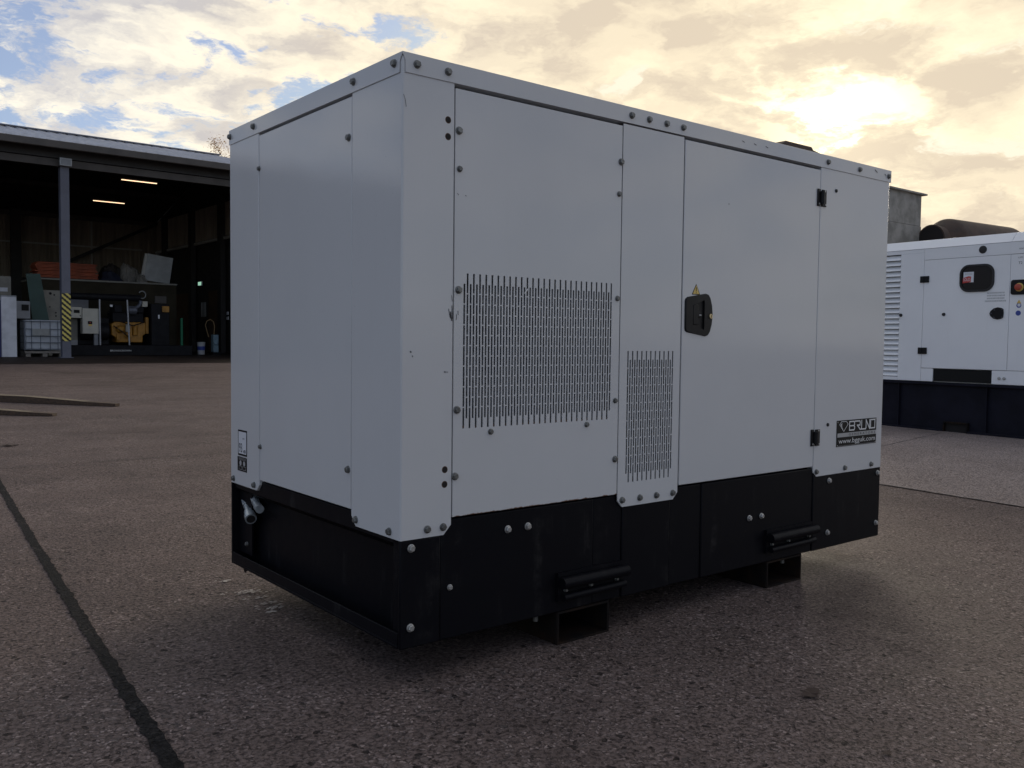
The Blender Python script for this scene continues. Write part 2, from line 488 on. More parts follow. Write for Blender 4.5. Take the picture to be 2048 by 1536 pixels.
def thing(name, loc, label, cat, group=None):
    o = bpy.data.objects.new(name, None); COL.objects.link(o)
    o.location = loc; WO[o] = Vector(loc); o.empty_display_size = .2
    return tag(o, label, cat, group)


def structure(o):
    o['kind'] = 'structure'; return o


def text_mb(string, F, u0, u1, v0, v1, d, th=.0006, keep=False, shear=0.0):
    """lettering fitted into the rectangle u0..u1 x v0..v1 of face frame F"""
    cu = bpy.data.curves.new('lettering', 'FONT'); cu.body = string; cu.size = 1.0; cu.resolution_u = 2; cu.shear = shear
    o = bpy.data.objects.new('lettering', cu); COL.objects.link(o)
    bpy.context.view_layer.update()
    me = bpy.data.meshes.new_from_object(o.evaluated_get(bpy.context.evaluated_depsgraph_get()))
    bpy.data.objects.remove(o); bpy.data.curves.remove(cu)
    xs = [v.co.x for v in me.vertices]; ys = [v.co.y for v in me.vertices]
    x0, x1, y0, y1 = min(xs), max(xs), min(ys), max(ys)
    sx = (u1 - u0) / (x1 - x0); sy = (v1 - v0) / (y1 - y0)
    mb = MB()
    mb.add([F(u0 + (v.co.x - x0) * sx, v0 + (v.co.y - y0) * sy, d + th) for v in me.vertices], [tuple(p.vertices) for p in me.polygons])
    bpy.data.meshes.remove(me)
    return mb


# bolts share three meshes
def bolt_mesh(name, r, h, material):
    mb = MB()
    mb.lathe((0, 0, 0), (0, 0, 1), [(0, r * 1.22), (.0022, r * 1.20), (.003, r * 1.0)], 16)
    mb.lathe((0, 0, .002), (0, 0, 1), [(0, r), (h * .75, r), (h, r * .78)], 6)
    o = mb.build(name, material, None, origin=(0, 0, 0)); me = o.data
    bpy.data.objects.remove(o)
    return me


BOLT = bolt_mesh('bolt', .0098, .0085, M['bolt'])
BOLT_S = bolt_mesh('bolt_small', .0078, .007, M['bolt'])
BOLT_B = bolt_mesh('bolt_bright', .0102, .009, M['bolt_bright'])


def bolt(parent, me, F, u, v, d=0.0):
    p = F(u, v, d)
    n = (F(u, v, d + 1) - p).normalized()
    o = bpy.data.objects.new('bolt', me); COL.objects.link(o)
    o.rotation_mode = 'QUATERNION'
    o.rotation_quaternion = n.to_track_quat('Z', 'Y') @ Quaternion((0, 0, 1), rnd.uniform(0, 1.05))
    o.location = p - WO[parent]; o.parent = parent; WO[o] = p
    return o


def perf(mb, F, u0, u1, v0, v1, cols, df, db):
    """sheet with real slots. cols: sorted (ua, ub, [(va, vb)...])"""
    def q(a, b, c, e, d=df): mb.add([F(a, c, d), F(b, c, d), F(b, e, d), F(a, e, d)], [(0, 1, 2, 3)])
    cur = u0
    for ua, ub, sl in cols:
        q(cur, ua, v0, v1); cv = v0
        for va, vb in sorted(sl):
            q(ua, ub, cv, va); cv = vb
            for (p1, p2) in (((ua, va), (ub, va)), ((ub, va), (ub, vb)), ((ub, vb), (ua, vb)), ((ua, vb), (ua, va))):
                mb.add([F(*p1, df), F(*p2, df), F(*p2, db), F(*p1, db)], [(0, 1, 2, 3)])
        q(ua, ub, cv, v1); cur = ub
    q(cur, u1, v0, v1)
    for (p1, p2) in (((u0, v0), (u1, v0)), ((u1, v0), (u1, v1)), ((u1, v1), (u0, v1)), ((u0, v1), (u0, v0))):
        mb.add([F(*p1, df), F(*p2, df), F(*p2, db), F(*p1, db)], [(0, 1, 2, 3)])


def slots(z_top, total, n, bridge=.0034):
    p = total / n
    return [(z_top - (i + 1) * p + bridge * (1 if i < n - 1 else 0), z_top - i * p) for i in range(n)]


# ------------------------------------------------------------------ ground
def gh(y):
    s = .362 / 23.0
    if y <= 2: return 0.0
    if y <= 4: return s * (y - 2) ** 2 / 4
    return min(.362, s * (y - 3))


ys = [-400, -60, -20, -6, 0, 2, 2.5, 3, 3.5, 4, 8, 12, 16, 20, 24, 26, 30, 45, 90, 400]
xs = [-400, -60, -10, 0, 5, 10, 20, 60, 400]


def sheet(name, xr, yr, dz, material, skew=0.0):
    mb = MB(); yy = sorted(set([yr[0], yr[1]] + [y for y in ys if yr[0] < y < yr[1]])); k = len(yy)
    f = (lambda a, y: a(y)) if callable(xr[0]) else (lambda a, y: a)
    xx = xr
    mb.add([(f(a, y), y, gh(y) + dz) for a in xx for y in yy],
           [(i * k + j, (i + 1) * k + j, (i + 1) * k + j + 1, i * k + j + 1) for i in range(len(xx) - 1) for j in range(k - 1)])
    o = mb.build(name, material, smooth=0, origin=(0, 0, 0))
    return structure(o)


sheet('yard_ground', xs, (-400, 400), 0.0, M['ground'])
# lighter, smoother bay to the right of the joint, and its joint line
sheet('concrete_bay', [lambda y: 4.655 + .10 * (y - .16), lambda y: 9.0, lambda y: 40.0], (-30, 6.0), .004, M['slab2'])
# shed floor: darker concrete, running out ahead of the posts
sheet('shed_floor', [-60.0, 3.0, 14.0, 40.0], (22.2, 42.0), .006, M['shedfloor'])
# tar filled expansion joint in the foreground, slightly ragged
mb = MB(); yy = [-3 + i * .03 for i in range(420)]; L, Rr = [], []
for i, y in enumerate(yy):
    c = -.672 + (y + .09) * .0795
    L.append((c - .018 - rnd.random() ** 3 * .010, y, gh(y) + .004)); Rr.append((c + .018 + rnd.random() ** 3 * .009, y, gh(y) + .004))
n = len(yy)
mb.add(L + Rr, [(i, n + i, n + i + 1, i + 1) for i in range(n - 1)])
structure(mb.build('expansion_joint', M['tar'], smooth=0))


def crack(pts, wd, name='slab_joint', mt='crack'):
    mb = MB(); A, B = [], []
    for i in range(len(pts) - 1):
        p, q = Vector(pts[i]), Vector(pts[i + 1]); k = max(2, int((q - p).length / .05))
        nrm = Vector((-(q - p).y, (q - p).x)).normalized()
        for j in range(k):
            c = p.lerp(q, j / k) + nrm * rnd.uniform(-.004, .004); h = wd * rnd.uniform(.4, 1.2) / 2
            a, b = c + nrm * h, c - nrm * h
            A.append((a.x, a.y, gh(a.y) + .006)); B.append((b.x, b.y, gh(b.y) + .006))
    n = len(A); mb.add(A + B, [(i, n + i, n + i + 1, i + 1) for i in range(n - 1)])
    structure(mb.build(name, M[mt], smooth=0))


crack([(-.95, 5.23), (1.9, 5.16), (4.9, 5.10)], .012)
crack([(4.50, -1.4), (4.655, .16), (4.78, 1.3), (5.2, 5.1)], .014)
crack([(4.75, 2.05), (9.0, 2.75)], .010)
crack([(-2.0, 14.0), (3.5, 13.8), (8.5, 13.5)], .012)
# pale flecks on the concrete by the generator's far left end
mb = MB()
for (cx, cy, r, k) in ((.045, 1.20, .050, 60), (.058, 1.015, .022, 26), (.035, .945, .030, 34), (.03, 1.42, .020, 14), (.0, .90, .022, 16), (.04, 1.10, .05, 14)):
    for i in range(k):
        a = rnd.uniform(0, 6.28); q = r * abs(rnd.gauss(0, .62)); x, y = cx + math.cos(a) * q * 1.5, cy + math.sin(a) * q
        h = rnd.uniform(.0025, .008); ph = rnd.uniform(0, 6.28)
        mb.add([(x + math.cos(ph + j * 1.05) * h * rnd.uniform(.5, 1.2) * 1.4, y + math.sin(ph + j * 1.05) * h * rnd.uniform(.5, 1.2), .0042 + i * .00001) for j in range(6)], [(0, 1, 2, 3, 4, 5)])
structure(mb.build('pale_flecks', M['fleck'], smooth=0))

# ------------------------------------------------------------------ main generator
GEN = thing('diesel_generator', (0, 0, 0), 'large white boxy diesel generator with slotted vent panels on a black base tank', 'generator')
GL, GW, GH = 2.6293, 1.2730, 1.70

# dark core so that gaps between the panels read dark
o = MB().box(.05, GL - .05, .075, GW - .05, Z0 + .30, Z0 + 1.66).build('dark_core', M['void'], GEN)

# corner panel wrapping the front left edge
bend = .006
front_poly = [(.0, .319), (.150, .319), (.1765, .347), (.1765, 1.652), (.010, 1.652), (.0045, 1.668), (.0, 1.694)]
mb = MB()
mb.prism(FR, front_poly, 0, -.0025)
left_poly = [(.0, .319), (.262, .319), (.2885, .349), (.2885, 1.652), (.010, 1.652), (.0045, 1.668), (.0, 1.694)]
corner_f = [(x, z) for x, z in front_poly]
mb = MB()
# front leg, left leg and rounded bend built as one sheet
seg = 5
fp = [(max(u, bend), v) for u, v in front_poly]
mb.prism(FR, [(bend, .319)] + front_poly[1:4] + [(.010, 1.652), (.010, 1.692), (bend, 1.692)], 0, -.03)
mb.prism(LF, [(bend, .319)] + left_poly[1:4] + [(.015, 1.652), (.015, 1.692), (bend, 1.692)], 0, -.03)
for i in range(seg):
    a0, a1 = math.pi / 2 * i / seg, math.pi / 2 * (i + 1) / seg
    p = [(bend - bend * math.cos(a), bend - bend * math.sin(a)) for a in (a0, a1)]
    mb.add([(p[0][0], p[0][1], Z0 + .319), (p[1][0], p[1][1], Z0 + .319), (p[1][0], p[1][1], Z0 + 1.692), (p[0][0], p[0][1], Z0 + 1.692)], [(0, 1, 2, 3)])
mb.add([(bend - bend * math.cos(math.pi / 2 * i / 4), bend - bend * math.sin(math.pi / 2 * i / 4), Z0 + .319) for i in range(5)] + [(.02, .02, Z0 + .319)], [(0, 1, 2, 3, 4, 5)])
CP = mb.build('corner_panel', M['white'], GEN, smooth=60)
for u, v in ((.092, .343), (.148, .343)): bolt(CP, BOLT, FR, u, v)
for u, v in ((.259, .340), (.059, .338)): bolt(CP, BOLT, LF, u, v)
for u, v in ((.1555, 1.538), (.1555, 1.490), (.153, .514), (.1525, .470)):
    MB().cyl(FR(u, v, -.004), FR(u, v, .0006), .0085, n=18).build('bolt_hole', M['hole'], CP)
    MB().lathe(FR(u, v, 0), (0, -1, 0), [(0, .0105), (.0004, .0100)], 18).build('rust_ring', M['rust_mark'], CP)

# vent panel with slotted grille (screwed on)
cols = []
for k in range(27):
    cols.append((.2306 + .0232 * k - .0034, .2306 + .0232 * k + .0034, slots(1.097, .434, 7)))
    cols.append((.2190 + .0232 * k - .0034, .2190 + .0232 * k + .0034, slots(1.066, .433, 7)))
cols.sort()
mb = MB(); perf(mb, FR, .1815, .8755, .369, 1.634, cols, 0.0, -.0025)
for (a, b, c, e) in ((.1815, .1835, .369, 1.634), (.8735, .8755, .369, 1.634)):
    mb.fbox(FR, a, b, c, e, -.0026, -.03)
mb.fbox(FR, .1835, .8735, .369, .371, -.0026, -.03); mb.fbox(FR, .1835, .8735, 1.632, 1.634, -.0026, -.03)
VP = mb.build('vent_panel', M['white_rust'], GEN, smooth=0)
VP['label'] = 'vent panel with the large slotted grille'
for u, v in ((.194, 1.513), (.197, 1.047), (.194, .690), (.189, .491), (.870, 1.511), (.8635, .493)): bolt(VP, BOLT, FR, u, v)
for u, v in ((.197, 1.402), (.863, 1.402), (.8625, 1.047), (.860, .696), (.322, .618), (.727, .620)): bolt(VP, BOLT_S, FR, u, v)
# baffle behind the slots
mb = MB()
mb.add([FR(.2, .55, -.045), FR(.85, .55, -.045), FR(.85, 1.12, -.068), FR(.2, 1.12, -.068)], [(0, 1, 2, 3)])
mb.build('baffle', M['baffle'], GEN, smooth=0)

# narrow strip panel with small grille
cols = []
for k in range(11): cols.append((.9205 + .0232 * k - .0034, .9205 + .0232 * k + .0034, slots(.867, .430, 7)))
for k in range(10): cols.append((.9321 + .0232 * k - .0034, .9321 + .0232 * k + .0034, slots(.836, .430, 7)))
cols.sort()
mb = MB(); perf(mb, FR, .8795, 1.1925, .3465, 1.642, cols, 0.0008, -.002)
mb.prism(FR, [(.8795, .3464), (.903, .3215), (1.168, .3215), (1.1925, .3464)], .0008, -.006)
SP = mb.build('vent_strip', M['white'], GEN, smooth=0)
SP['label'] = 'narrow panel with the small slotted grille'
for u in (.902, .991, 1.078, 1.166): bolt(SP, BOLT, FR, u, .346, .0008)
MB().add([FR(.90, .38, -.05), FR(1.17, .38, -.05), FR(1.17, .88, -.068), FR(.90, .88, -.068)], [(0, 1, 2, 3)]).build('baffle', M['void'], GEN, smooth=0)

# access door
mb = MB(); mb.fbox(FR, 1.2010, 2.0700, .370, 1.636, 0, -.032)
DO = mb.build('access_door', M['white'], GEN, bevel=.0025)
# paddle latch
HP = [(1.2135, .952), (1.2125, 1.050), (1.216, 1.060), (1.226, 1.0665), (1.331, 1.0830), (1.345, 1.080), (1.355, 1.068), (1.3655, 1.040), (1.3705, 1.003),
      (1.3655, .966), (1.355, .938), (1.345, .926), (1.331, .9225), (1.226, .9365), (1.216, .942)]
cup = [(1.252, .952), (1.318, .944), (1.318, 1.060), (1.252, 1.052)]
mb = MB()
ctr = (1.286, 1.002)
n = len(HP)
# bezel as a ring between outline and cup, with chamfered rim
inner = []
for (u, v) in HP:
    a = math.atan2(v - ctr[1], u - ctr[0]); c, s_ = math.cos(a), math.sin(a)
    k = min(abs(.033 / c) if abs(c) > 1e-6 else 9, abs(.055 / s_) if abs(s_) > 1e-6 else 9)
    inner.append((ctr[0] + c * k, ctr[1] + s_ * k))
sc = [(ctr[0] + (u - ctr[0]) * .955, ctr[1] + (v - ctr[1]) * .965) for u, v in HP]
vs = [FR(u, v, .0003) for u, v in HP] + [FR(u, v, .007) for u, v in sc] + [FR(u, v, .0075) for u, v in inner] + [FR(u, v, .0008) for u, v in inner]
fs = [(j * n + i, j * n + (i + 1) % n, (j + 1) * n + (i + 1) % n, (j + 1) * n + i) for j in range(3) for i in range(n)]
fs.append(tuple(range(3 * n, 4 * n)))
mb.add(vs, fs)
HD = mb.build('door_handle', M['plastic'], DO, smooth=30)
mb = MB(); mb.fbox(FR, 1.256, 1.284, .966, 1.040, .0012, .0068); mb.fbox(FR, 1.2845, 1.300, .992, 1.014, .0012, .005)
PD = mb.build('paddle', M['plastic'], HD, bevel=.002)
# (third level stops here: paddle and lock hang on the door)
PD.parent = DO; PD.location = WO[PD] - WO[DO]
mb = MB(); mb.lathe(FR(1.3545, .998, .0070), (0, -1, 0), [(0, .0095), (.003, .0092), (.004, .008)], 20)
mb.build('lock_cylinder', M['brass'], DO)
mb = MB(); mb.fbox(FR, 1.3533, 1.3557, .992, 1.004, .0112, .0116); mb.build('keyhole', M['hole'], DO)
mb = MB(); mb.fbox(FR, 1.291, 1.303, .9995, 1.0035, .0052, .0056); mb.build('paddle_mark', M['sticker_grey'], DO)
# warning triangle
tri = [(1.252, 1.0765), (1.2995, 1.0765), (1.2757, 1.1165)]
MB().prism(FR, tri, .0002, .0007).build('warning_sticker', M['sticker_black'], DO)
k = .80; cx = sum(a for a, _ in tri) / 3; cz = sum(b for _, b in tri) / 3
MB().prism(FR, [(cx + (a - cx) * k, cz + (b - cz) * k) for a, b in tri], .0007, .0011).build('sticker_face', M['sticker_yellow'], DO)
mb = MB(); mb.prism(FR, [(1.2744, 1.0885), (1.2770, 1.0885), (1.2778, 1.1035), (1.2736, 1.1035)], .0011, .0015)
mb.prism(FR, [(1.2742, 1.0815), (1.2772, 1.0815), (1.2772, 1.0855), (1.2742, 1.0855)], .0011, .0015)
mb.build('exclamation_mark', M['sticker_black'], DO)

# right panel
RP = MB().prism(FR, [(2.0730, .347), (2.096, .3235), (GL, .3235), (GL, 1.650), (2.0730, 1.650)], 0, -.032).build('end_panel', M['white'], GEN, bevel=.0025)
for u in (2.096, 2.320, 2.541): bolt(RP, BOLT, FR, u, .346)
MB().lathe(FR(2.188, 1.561, 0), (0, -1, 0), [(0, .0078), (.005, .007), (.0065, .0045)], 14).build('rubber_stop', M['rubber'], RP)
MB().lathe(FR(2.174, .547, 0), (0, -1, 0), [(0, .0078), (.005, .007), (.0065, .0045)], 14).build('rubber_stop', M['rubber'], RP)

# hinges
for zc in (1.519, .496):
    H = MB()
    H.fbox(FR, 2.045, 2.066, zc - .036, zc + .036, .0004, .006)
    H = H.build('hinge', M['plastic'], GEN, bevel=.002)
    mb = MB(); mb.fbox(FR, 2.0775, 2.110, zc - .036, zc + .035, .0004, .006)
    mb.build('hinge_leaf', M['plastic'], H, bevel=.002)
    mb = MB(); mb.cyl(FR(2.0716, zc - .027, .010), FR(2.0716, zc + .026, .010), .0105, n=14); mb.fbox(FR, 2.058, 2.092, zc - .024, zc + .022, .001, .0105)
    mb.build('hinge_knuckle', M['plastic'], H)
    for u, v in ((2.058, zc - .027), (2.099, zc + .0295), (2.104, zc - .0285)):
        MB().lathe(FR(u, v, .006), (0, -1, 0), [(0, .0045), (.0015, .0035)], 10).build('screw', M['bolt_bright'], H)

# nameplate
NP = MB().fbox(FR, 2.246, 2.577, .4435, .5605, .0003, .0020).build('nameplate', M['sticker_black'], GEN)
MB().fbox(FR, 2.252, 2.577, .4855, .5035, .0020, .0024).build('grey_band', M['sticker_grey'], NP)
d0 = .0021
mb = MB()
wd = .0056; zt, zb_, zm = .5530, .5135, .5330
mb.stroke(FR, [(2.348, zb_), (2.348, zt - .001), (2.383, zt - .001), (2.389, zt - .006), (2.389, zm + .004), (2.385, zm), (2.351, zm)], wd, d0)
mb.stroke(FR, [(2.385, zm - .001), (2.390, zm - .006), (2.390, zb_ + .005), (2.384, zb_), (2.351, zb_)], wd, d0 + .0002)
mb.stroke(FR, [(2.392, zt - .001), (2.432, zt - .001), (2.436, zt - .008), (2.434, zm), (2.412, zm), (2.436, zb_), (2.482, zb_), (2.486, zb_ + .005), (2.486, zt), (2.517, zb_), (2.517, zt)], wd, d0 + .0004)
mb.stroke(FR, [(2.449, zb_), (2.449, zt)], wd, d0)
mb.stroke(FR, [(2.526, zt), (2.526, zb_ + .001), (2.563, zb_ + .001), (2.563, zt), (2.526, zt)], wd, d0)
mb.build('maker_lettering', M['sticker_lightgrey'], NP, smooth=0)
mb = MB()
mb.stroke(FR, [(2.281, .5545), (2.322, .5545), (2.336, .542), (2.3015, .5105), (2.267, .542), (2.281, .5545)], .0022, d0)
mb.stroke(FR, [(2.279, .546), (2.2745, .5405), (2.295, .519)], .0016, d0 + .0003)
mb.prism(FR, [(2.290, .549), (2.279, .541), (2.289, .527), (2.285, .540)], d0, d0 + .0004)
mb.build('diamond_emblem', M['sticker_lightgrey'], NP, smooth=0)
text_mb('G E N E R A T O R S', FR, 2.343, 2.565, .4895, .4995, .0025).build('band_lettering', M['sticker_black'], NP, smooth=0)
text_mb('www.bgguk.com', FR, 2.262, 2.567, .4500, .4790, d0).build('web_lettering', M['sticker_lightgrey'], NP, smooth=0)
mb = MB(); mb.fbox(FR, 2.258, 2.571, .4460, .4470, d0, d0 + .0004); mb.build('plate_rule', M['sticker_grey'], NP)
for u, v in ((2.253, .553), (2.571, .556), (2.253, .449), (2.571, .449)):
    MB().lathe(FR(u, v, .0020), (0, -1, 0), [(0, .0032), (.0008, .0026)], 10).build('rivet', M['bolt_bright'], NP)

# left end panels
mb = MB(); mb.fbox(LF, .2925, .9920, .367, 1.638, 0, -.03)
LP = mb.build('end_cover', M['white'], GEN, bevel=.0025)
for u, v in ((.310, 1.516), (.309, .490)): bolt(LP, BOLT, LF, u, v)
for u, v in ((.9895, 1.517), (.9845, .494)): bolt(LP, BOLT_S, LF, u, v)
LQ = MB().prism(LF, [(.9955, .350), (1.022, .3235), (GW, .3235), (GW, 1.650), (.9955, 1.650)], 0.0005, -.03).build('rear_corner_panel', M['white'], GEN, bevel=.0025)
for u in (1.244, 1.041): bolt(LQ, BOLT, LF, u, .3435, .0005)

# noise label (93 dB)
NL = MB().fbox(LF, 1.111, 1.197, .4415, .5410, .0008, .0016).build('noise_label', M['sticker_black'], GEN)
MB().fbox(LF, 1.116, 1.191, .4490, .5345, .0016, .0020).build('label_face', M['sticker_white'], NL)
LFR = lambda u, v, d: LF(1.191 - u, v, d)      # reading direction on the left end
text_mb('93', LFR, .006, .036, .4545, .4900, .0020).build('large_figures', M['sticker_black'], NL, smooth=0)
text_mb('dB', LFR, .046, .070, .4530, .4660, .0020).build('small_letters', M['sticker_black'], NL, smooth=0)
text_mb('LWA', LFR, .040, .060, .5060, .5120, .0020).build('top_letters', M['sticker_black'], NL, smooth=0)
IL = MB().fbox(LF, 1.112, 1.203, .3810, .4360, .0008, .0016).build('instruction_label', M['sticker_black'], GEN)
mb = MB()
for c in (.030, .066):
    F2 = lambda u, v, d, c=c: LF(1.203 - u, v, d)
    mb.prism(F2, [(c + math.cos(a) * .010, .4120 + math.sin(a) * .010) for a in [2 * math.pi * i / 14 for i in range(14)]], .0016, .0020)
    mb.stroke(F2, [(c - .014, .400), (c + .014, .400), (c + .014, .387), (c - .014, .387), (c - .014, .400)], .0012, .0016)
for j in range(3):
    mb.stroke(lambda u, v, d: LF(1.203 - u, v, d), [(.012, .4320 - j * .0035), (.080, .4320 - j * .0035)], .0009, .0016)
mb.build('label_pictograms', M['sticker_grey'], IL, smooth=0)

# roof cap: top sheet and four flanges
CAP = MB().box(-.0003, GL + .0084, -.0003, GW + .0003, Z0 + 1.6945, Z0 + 1.7025).build('roof_cap', M['white'], GEN)
mb = MB(); mb.prism(FR, [(.0075, 1.6465), (GL + .0110, 1.6485), (GL + .0110, 1.7030), (-.0028, 1.7030), (-.001, 1.696), (.0045, 1.686), (.0075, 1.678)], .0030, .0005)
mb.add([FR(.17, 1.6467, .0005), FR(2.07, 1.6467, .0005), FR(2.07, 1.6445, -.028), FR(.17, 1.6445, -.028)], [(0, 1, 2, 3)])
CF = mb.build('cap_flange', M['white'], CAP, bevel=.0008, seg=1)
mb = MB(); mb.prism(LF, [(.0115, 1.6465), (GW + .003, 1.6465), (GW + .003, 1.7028), (-.0026, 1.7028), (-.001, 1.696), (.0070, 1.686), (.0115, 1.678)], .0030, .0010)
mb.add([LF(.29, 1.6467, .0005), LF(.995, 1.6467, .0005), LF(.995, 1.6445, -.028), LF(.29, 1.6445, -.028)], [(0, 1, 2, 3)])
CL = mb.build('cap_flange', M['white'], CAP, bevel=.0008, seg=1)
mb = MB(); mb.box(GL + .0085, GL + .0115, .004, GW - .004, Z0 + 1.6485, Z0 + 1.6940); mb.build('cap_flange', M['white'], CAP)
mb = MB(); mb.box(.004, GL + .0080, GW + .0005, GW + .0035, Z0 + 1.6485, Z0 + 1.6940); mb.build('cap_flange', M['white'], CAP)
for u in (.0455, .152, .915, 1.003, 1.093, 1.182, 2.117, 2.367, 2.614): bolt(CAP, BOLT, FR, u, 1.6745, .003)
for u in (.039, .276, 1.034, 1.262): bolt(CAP, BOLT, LF, u, 1.6770, .003)

# remaining faces of the canopy (not seen from the front)
MB().box(GL - .032, GL - .0005, .033, GW - .031, Z0 + .3235, Z0 + 1.650).build('far_end_panel', M['white'], GEN)
MB().box(.0315, GL - .033, GW - .030, GW, Z0 + .3235, Z0 + 1.650).build('back_panel', M['white'], GEN)
# little gap lips visible under the cap
# exhaust rain hood on the roof
mb = MB(); mb.prism(lambda u, v, d: Vector((u, .5 - d, v)), [(2.49, Z0 + 1.7032), (2.845, Z0 + 1.7032), (2.845, 1.985), (2.835, 2.000), (2.765, 2.008), (2.755, 2.022), (2.50, 2.022), (2.49, 2.010)], -.05, .0)
# exhaust stub sits inside the roof edge
mb = MB(); c_ = (2.62, .55)
mb.lathe((c_[0], c_[1], Z0 + 1.7032), (0, 0, 1), [(0, .10), (.012, .10), (.014, .062), (.16, .062)], 20)
EX = mb.build('exhaust_outlet', M['silencer'], GEN)
mb = MB(); mb.prism(lambda u, v, d: Vector((u, .49 - d, v)), [(2.50, 1.978), (2.83, 1.972), (2.842, 1.985), (2.835, 1.998), (2.765, 2.006), (2.750, 2.020), (2.53, 2.020), (2.50, 2.000)], -.13, .0)
mb.build('rain_flap', M['silencer'], EX, bevel=.006)

# base tank: plates with vertical seams
z_lo, z_hi = Z0, Z0 + .363
plates = [(.0005, .1400, .0), (.1415, .770, .004), (.7715, .909, .007), (.9105, 1.1590, .003), (1.1605, 1.3390, .008), (1.3405, 2.0770, .004), (2.0785, GL, .0)]
for (a, b, dp) in plates:
    pl = MB().box(a, b, dp + .0005, dp + .0120, z_lo, z_hi if .14 < a < 2.07 else (Z0 + .3185 if a == .0005 else Z0 + .345)).build('base_plate', M['black'], GEN, bevel=.004)
    if a == .0005: BP0 = pl
    if a == .1415: BP1 = pl
    if a == 1.3405: BP2 = pl
    if a == 2.0785: BP3 = pl
# rounded top rail of the base
mb = MB(); mb.box(.010, GL - .010, .0145, .055, Z0 + .02, Z0 + .360); mb.build('base_rail', M['black'], GEN, bevel=.004)
for u, v in ((.037, .294), (.0355, .061)): bolt(BP0, BOLT_B, FR, u, v, -.0005)
bolt(BP1, BOLT_B, FR, .397, .305, -.0045); bolt(BP1, BOLT_B, FR, .479, .3045, -.0045)
bolt(BP1, BOLT_B, FR, .177, .156, -.0045).scale = (.75, .75, .75)
for u, v in ((1.637, .1965), (1.717, .1965)): bolt(BP2, BOLT_B, FR, u, v, -.0045)
for u, v in ((2.198, .299), (2.195, .069), (2.603, .300), (2.599, .065)): bolt(BP3, BOLT_B, FR, u, v, -.0005)
# tank core and ends
MB().box(.062, GL - .02, .056, GW - .02, Z0 + .010, Z0 + .299).build('fuel_tank', M['black'], GEN)
# left end: recessed channel with a bottom lip, top rail and a rear cheek
mb = MB(); mb.box(.0005, .0615, .015, GW - .0105, Z0 + .0005, Z0 + .010); mb.box(.0005, .0065, .015, GW - .0105, Z0 + .0102, Z0 + .047)
mb.add([(.0066, .015, Z0 + .0465), (.0066, GW - .011, Z0 + .0465), (.030, GW - .011, Z0 + .030), (.030, .015, Z0 + .030)], [(0, 1, 2, 3)])
mb.build('base_lip', M['black'], GEN, bevel=.002)
mb = MB(); mb.box(.0100, .0610, .015, GW - .0105, Z0 + .302, Z0 + .360)
mb.add([(.010, .016, Z0 + .3015), (.010, GW - .011, Z0 + .3015), (.052, GW - .011, Z0 + .275), (.052, .016, Z0 + .275)], [(0, 1, 2, 3)])
mb.build('end_rail', M['black'], GEN, bevel=.003)
mb = MB(); mb.box(.0005, GL, GW - .0100, GW - .0005, Z0, Z0 + .345); mb.build('base_plate', M['black'], GEN)
mb = MB(); mb.box(.0300, .0360, 1.14, GW - .0108, Z0 + .0480, Z0 + .301); CK = mb.build('valve_plate', M['black'], GEN)
bolt(CK, BOLT_S, LF, 1.185, .088, -.030)
mb = MB(); mb.box(GL - .019, GL - .0005, .0065, GW - .0105, Z0 + .0005, Z0 + .345); mb.build('base_plate', M['black'], GEN)
# torn lip corner
mb = MB(); mb.prism(LF, [(1.16, .002), (1.12, .002), (1.128, -.006), (1.137, -.004), (1.143, -.014), (1.150, -.006)], -.002, -.006); mb.build('torn_lip', M['black'], GEN)
# drain fitting: two hex bodied branches
VA = LF(1.150, .262, .018)
mb = MB()
p0 = LF(1.240, .250, -.044); p1 = LF(1.160, .220, -.026); p2 = LF(1.108, .201, -.013)
mb.cyl(p0, p0.lerp(p1, .45), .0165, n=6); mb.cyl(p0.lerp(p1, .46), p1, .0125, n=16); mb.cyl(p1, p1.lerp(p2, .45), .0185, n=16); mb.cyl(p1.lerp(p2, .46), p2, .0220, n=16)
VV = mb.build('drain_valve', M['zinc'], GEN, smooth=40)
mb = MB(); q0 = LF(1.152, .268, -.046); q1 = LF(1.080, .254, -.028); q2 = LF(1.030, .250, -.016)
mb.cyl(q0, q0.lerp(q1, .5), .0170, n=6); mb.cyl(q0.lerp(q1, .51), q1, .0145, n=16)
for k in range(3): mb.cyl(q1.lerp(q2, k * .33 + .01), q1.lerp(q2, k * .33 + .25), .0165, n=16)
mb.build('valve_branch', M['zinc'], VV, smooth=40)
mb = MB(); nn = (p2 - p1).normalized(); mb.cyl(p2, p2 + nn * .001, .0165, n=16); mb.build('valve_mouth', M['hole'], VV)
# stillage tubes bolted above the pockets
for (a, b, zt) in ((.603, .907, .104), (1.742, 2.070, .105)):
    zt += Z0
    mb = MB(); mb.cyl((a, -.026, zt), (b, -.026, zt), .0195, n=18); T1 = mb.build('guard_tube', M['black'], GEN, smooth=50)
    mb = MB(); mb.cyl((a + .012, -.020, zt - .050), (b - .004, -.020, zt - .047), .0125, n=14); mb.box(a, b - .004, -.0075, .0040, zt - .066, zt + .030)
    mb.build('guard_bracket', M['black'], T1, smooth=50)
    for u in (a + .03, a + .145, b - .035):
        o = bolt(T1, BOLT_S, FR, u, zt - Z0 - .029, .0078); o.scale = (.8, .8, 1.2)
